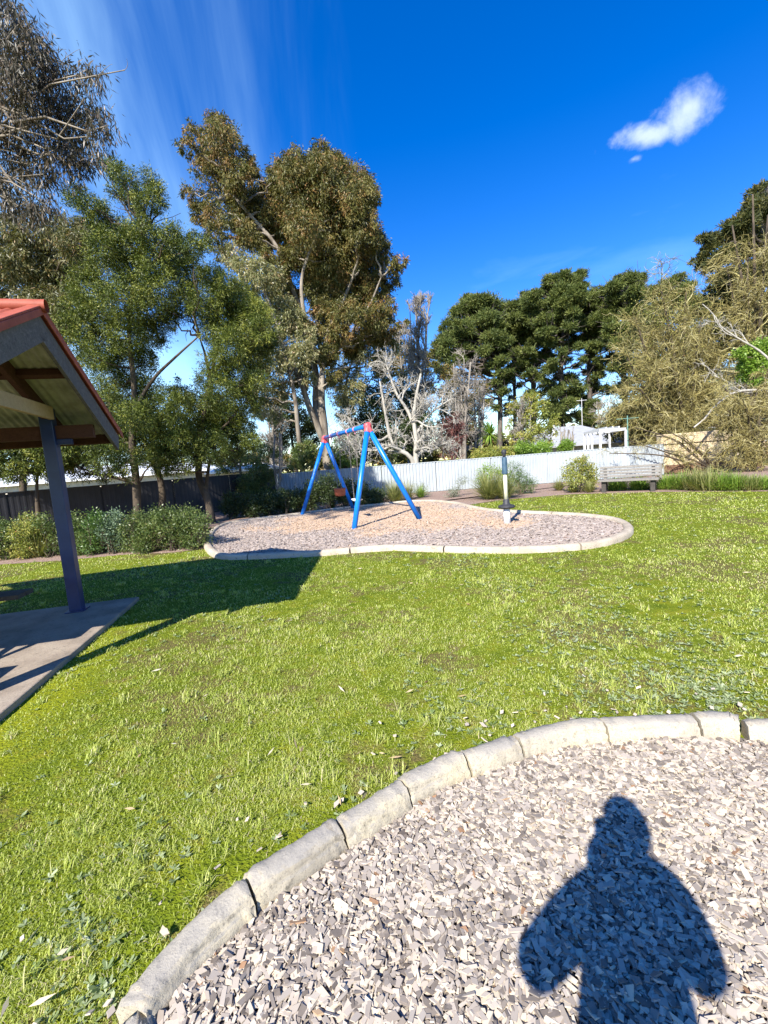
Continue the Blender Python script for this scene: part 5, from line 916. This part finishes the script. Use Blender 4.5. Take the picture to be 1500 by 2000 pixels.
# dark shrubs before the pale fence; leaf colour carries tree shade, left ones added for it
ug = 'shaded shrubs between the far pit and the pale fence'
for x, y, r, lb_ in ((452, 985, 18, 'dark low shrub beside the leaning wattle trunk'), (488, 990, 18, 'dark low shrub under the olive tree by the fence corner'), (525, 985, 18, 'dark shrub at the fence corner'), (556, 978, 18, 'dark shrub right of the slender bare sapling'), (585, 978, 20, 'leftmost dark shaded shrub behind the swing frame'), (612, 965, 24, 'dark shaded shrub behind the far left swing leg'), (640, 955, 26, 'tallest dark shrub in front of the fence behind the swings'), (672, 962, 24, 'dark shrub right behind the orange bucket swing'), (705, 968, 22, 'dark shrub behind the near blue swing leg'), (735, 975, 18, 'small dark shrub left of the straw tussock')):
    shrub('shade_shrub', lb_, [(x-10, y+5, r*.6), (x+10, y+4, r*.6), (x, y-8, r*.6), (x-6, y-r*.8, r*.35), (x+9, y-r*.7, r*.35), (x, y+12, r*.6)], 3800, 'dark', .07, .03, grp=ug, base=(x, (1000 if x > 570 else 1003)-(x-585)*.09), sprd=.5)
for i, (x, y, h_, lb_) in enumerate(((520, 1005, 20, 'leftmost low grass clump behind the far pit edge'), (560, 1000, 20, 'low green grass clump left of the far swing leg'), (608, 996, 18, 'green grass clump behind the swing feet'), (650, 992, 18, 'short grass clump under the bucket swing'))):
    tussock(lb_, x, y, h_, 200, 'green', .014)
tussock('large straw tipped tussock right of the near swing leg', 772, 981, 40, 520, W=.014)
tussock('second straw tussock close behind the right swing leg', 796, 976, 34, 260, W=.013)
tussock('low grass clump right of the large tussock', 822, 972, 22, 260, 'bright')
shrub('grey_shrub', 'wispy grey shrub against the pale fence right of the tussock', [(815, 958, 9), (828, 955, 9), (820, 948, 7), (835, 962, 7)], 700, 'greygreen', .06, .014, base=(822, 970))
shrub('small_shrub', 'small dark green and grey shrub alone in the mulch', [(882, 962, 9), (892, 958, 8), (900, 945, 9), (905, 938, 7), (875, 966, 6), (888, 968, 8)], 1200, 'greygreen', .06, .02, base=(884, 972))
tussock('big bright strappy clump left of the spinner pole', 955, 975, 52, 560, 'tuss', .016); tussock('strappy clump directly behind the spinner pole', 985, 974, 44, 420, 'tuss', .016)
shrub('leafy_shrub', 'light green leafy shrub behind the strappy clumps', [(950, 925, 14), (965, 918, 12), (975, 932, 16), (945, 940, 14), (990, 935, 14)], 2600, 'bright', .06, .026, base=(965, 966))
shrub('rosemary_shrub', 'dark green rosemary shrub right of the spinner pole', [(1005, 930, 15), (1020, 940, 17), (1035, 945, 13), (1010, 950, 16), (1028, 955, 14), (1000, 910, 8), (1012, 915, 9), (1042, 940, 7)], 6500, 'green', .05, .014, base=(1018, 966))
shrub('flowering_shrub', 'rounded yellow green shrub with reddish tips left of the bench', [(1110, 925, 13), (1130, 912, 15), (1145, 925, 15), (1120, 938, 16), (1150, 940, 13), (1138, 900, 9), (1155, 915, 9), (1132, 950, 12), (1160, 935, 8)], 5200, 'yellowg', .065, .03, base=(1132, 962))
tussock('grassy clump at the left foot of the yellow green shrub', 1092, 958, 22, 320); tussock('grassy clump in front of the yellow green shrub', 1120, 962, 20, 320); tussock('grassy clump touching the left end of the bench', 1152, 962, 20, 260)
wl_ = 'tall weeds right of the bench'
for i, (x, y, h_, m, lb_) in enumerate(((1205, 957, 22, 'bright', 'weeds growing under the left half of the bench back'), (1250, 956, 22, 'bright', 'weeds growing under the right half of the bench back'), (1305, 955, 26, 'bright', 'weed clump directly right of the bench'), (1332, 955, 28, 'bright', 'second weed clump right of the bench'), (1358, 956, 34, 'tuss', 'pale grassy weed clump under the block wall'), (1385, 957, 38, 'tuss', 'tallest pale weed clump below the block wall'), (1410, 957, 30, 'bright', 'green weed clump below the tangle of twigs'), (1438, 957, 28, 'bright', 'green weed clump near the right edge'), (1465, 957, 26, 'tuss', 'dull weed clump second from the right edge'), (1492, 956, 24, 'bright', 'weed clump at the very right edge'))):
    tussock(lb_, x, y, h_, 520, m, .018, wl_, 'weed_clump', .6)
    shrub('weed_plant', 'leafy '+('weed under the left of the bench', 'weed under the right of the bench', 'weed beside the bench end', 'weed under the left of the block wall', 'weed at the middle of the block wall', 'weed before the tallest pale grass clump', 'weed under the twig tangle', 'weed below the twigs near the edge', 'weed close to the right edge', 'weed at the right edge')[i], [(x-8, y-4, 7), (x+8, y-5, 7), (x, y-9, 8)], 700, 'bright', .06, .03, 'weed', wl_, (x, y+1), .3)

# ------------------------------------------------------------------ the photographer, behind the phone
def skinned(name, mt, verts, edges, radii, parent=None, sub=2, root=0, loc=None):
    me = bpy.data.meshes.new(name); off = np.array(parent.location) if parent is not None else np.zeros(3)
    me.from_pydata([tuple(np.array(v_)-off) for v_ in verts], edges, []); o = link(bpy.data.objects.new(name, me)); me.materials.append(mt)
    o.modifiers.new('skin', 'SKIN'); me.skin_vertices.new(name='') if not me.skin_vertices else None
    for i, r_ in enumerate(radii): sv = me.skin_vertices[0].data[i]; sv.radius = r_ if isinstance(r_, tuple) else (r_, r_); sv.use_root = (i == root)
    s_ = o.modifiers.new('sub', 'SUBSURF'); s_.levels = sub; s_.render_levels = sub
    if parent is not None: o.parent = parent
    return o
PX, PY = -.065, -.295
HD = np.array([PX+.005, PY, 1.635]); sh_ = .150
PR = thing('person', 'person in a dark jacket photographing the playground, seen only as a shadow', 'person', (PX, PY, 0))
el_ = [np.array([PX-.27, PY+.07, 1.19]), np.array([PX+.22, PY+.03, 1.17])]; wr_ = [np.array([-.045, -.10, 1.34]), np.array([.10, -.10, 1.34])]
vs = [(PX, PY, .98), (PX, PY, 1.15), (PX, PY, 1.33), (PX, PY, 1.43), (PX, PY+.01, 1.50), (PX, PY+.015, 1.56),
      (PX-sh_, PY, 1.40), el_[0], wr_[0], (PX+sh_, PY, 1.40), el_[1], wr_[1],
      (PX-.10, PY, .90), (PX-.12, PY+.01, .50), (PX-.13, PY-.01, .09), (PX-.14, PY+.16, .05), (PX+.10, PY, .90), (PX+.12, PY+.01, .50), (PX+.13, PY-.01, .09), (PX+.14, PY+.16, .05)]
es = [(0, 1), (1, 2), (2, 3), (3, 4), (4, 5), (3, 6), (6, 7), (7, 8), (3, 9), (9, 10), (10, 11), (0, 12), (12, 13), (13, 14), (14, 15), (0, 16), (16, 17), (17, 18), (18, 19)]
ra = [(.14, .11), (.14, .11), (.14, .11), (.09, .08), (.05, .05), (.048, .048), .07, .05, .028, .07, .05, .028, .098, .066, .045, .04, .098, .066, .045, .04]
skinned('body', M['skin'], vs, es, ra, PR)
# clothes follow the body; jacket neck widened sideways to fill out the shadow
skinned('jacket', M['jacket'], [(PX, PY, .86), (PX, PY, 1.15), (PX, PY, 1.33), (PX, PY, 1.42), (PX-.03, PY, 1.535), (PX-sh_, PY, 1.395), el_[0], lerp(el_[0], wr_[0], .85), (PX+sh_, PY, 1.395), el_[1], lerp(el_[1], wr_[1], .85)], [(0, 1), (1, 2), (2, 3), (3, 4), (3, 5), (5, 6), (6, 7), (3, 8), (8, 9), (9, 10)], [(.165, .13), (.165, .13), (.16, .13), (.11, .10), (.088, .085), .085, .068, .048, .085, .068, .048], PR)
skinned('trousers', M['jeans'], [(PX, PY, 1.06), (PX, PY, .95), (PX-.09, PY, .82), (PX-.12, PY+.01, .50), (PX-.13, PY-.01, .11), (PX+.09, PY, .82), (PX+.12, PY+.01, .50), (PX+.13, PY-.01, .11)], [(0, 1), (1, 2), (2, 3), (3, 4), (1, 5), (5, 6), (6, 7)], [(.15, .12), (.15, .125), .105, .082, .068, .105, .082, .068], PR)
for sx in (-1, 1): bevel(npmesh('shoe', M['rubber'], [box((PX+sx*.135, PY+.05, .065), (.10, .29, .09))], PR), .035, 4)
def blobmesh(name, mt, c, r, fn_, parent, nu=40, nv=28):
    th = np.linspace(0, 2*np.pi, nu, endpoint=False); phv = np.linspace(-np.pi/2+1e-3, np.pi/2-1e-3, nv); d = np.stack([np.cos(phv)[:, None]*np.cos(th), np.cos(phv)[:, None]*np.sin(th), np.sin(phv)[:, None]+0*th], -1)
    V = np.array(c)+fn_(d)*np.array(r); idx = np.arange(nv*nu).reshape(nv, nu); Fq = np.stack([idx[:-1], np.roll(idx[:-1], -1, 1), np.roll(idx[1:], -1, 1), idx[1:]], -1).reshape(-1, 4)
    return npmesh(name, mt, [(V.reshape(-1, 3), Fq, None)], parent, True)
def headf(d):
    v_ = d.copy(); z = d[..., 2]; y = d[..., 1]; x = d[..., 0]; jaw = np.clip(-z, 0, 1); v_[..., 0] *= 1-.30*jaw; v_[..., 1] = y*(1-.12*jaw)+.10*jaw
    nose = np.exp(-((x/.13)**2+((z+.18)/.16)**2))*(y > 0); brow = .05*np.exp(-((z-.12)/.08)**2)*(y > 0)*np.exp(-(x/.5)**2); eye = -.06*(np.exp(-(((x-.33)/.14)**2+((z-.02)/.09)**2))+np.exp(-(((x+.33)/.14)**2+((z-.02)/.09)**2)))*(y > 0); lips = .05*np.exp(-((x/.22)**2+((z+.52)/.06)**2))*(y > 0)
    v_[..., 1] += .22*nose+brow+eye+lips; return v_
blobmesh('neck_shadow_fill', M['jacket'], (PX-.03, PY, 1.53), (.105, .09, .085), lambda d: d, PR, 32, 20)  # ellipsoid added beside the jaw to close a hole in the cast shadow
hd_ = blobmesh('head', M['skin'], HD, (.068, .092, .120), headf, PR, 64, 48)
for sx in (-1, 1):
    blobmesh('eye', M['whitep'], HD+[sx*.025, .081, .004], (.012, .012, .011), lambda d: d, hd_, 16, 12); blobmesh('ear', M['skin'], HD+[sx*.071, -.005, -.01], (.012, .022, .032), lambda d: d, hd_, 16, 12)
blobmesh('hair', M['hair'], HD+[0, -.012, .022], (.082, .100, .112), lambda d: np.where((d[..., 1:2] > .35) & (d[..., 2:3] < .38), d*.8, np.where(d[..., 2:3] < -.35, d*.75, d))*(1+.02*np.sin(d[..., 0:1]*23)*np.sin(d[..., 2:3]*19)), hd_, 48, 36)
# phone held upright, lens in its top
phn = bevel(tag(npmesh('smartphone', M['phone'], [box((.028, -.020, 1.433), (.070, .009, .148))], None, False, (.026, -.020, 1.40)), 'smartphone held upright by the person taking the picture', 'phone'), .004, 3)
for sx, wv_ in ((-1, wr_[0]), (1, wr_[1])):
    ph_x = .026+sx*.042; palm = np.array([ph_x+sx*.012, -.045, 1.405]); vs = [tuple(wv_), tuple(lerp(wv_, palm, .55)), tuple(palm)]; es = [(0, 1), (1, 2)]; ra = [(.030, .024), (.036, .020), (.034, .016)]
    for q in range(4):
        b0 = palm+[sx*.004, .010, .030-q*.019]; k1 = b0+[sx*.006, .024, .004]; k2 = np.array([.026+sx*.027, -.0045, b0[2]+.004]); k3 = np.array([.026+sx*(.014 if q < 3 else .022), -.0040, b0[2]+.002])
        n0 = len(vs); vs += [tuple(b0), tuple(k1), tuple(k2), tuple(k3)]; es += [(2, n0), (n0, n0+1), (n0+1, n0+2), (n0+2, n0+3)]; ra += [.010, .009, .008, .007]
    n0 = len(vs); vs += [tuple(palm+[-sx*.010, -.012, .012]), tuple(palm+[-sx*.028, -.010, .036]), tuple(palm+[-sx*.044, .006, .052])]; es += [(2, n0), (n0, n0+1), (n0+1, n0+2)]; ra += [.013, .011, .009]
    skinned('hand', M['skin'], vs, es, ra, PR, 2)
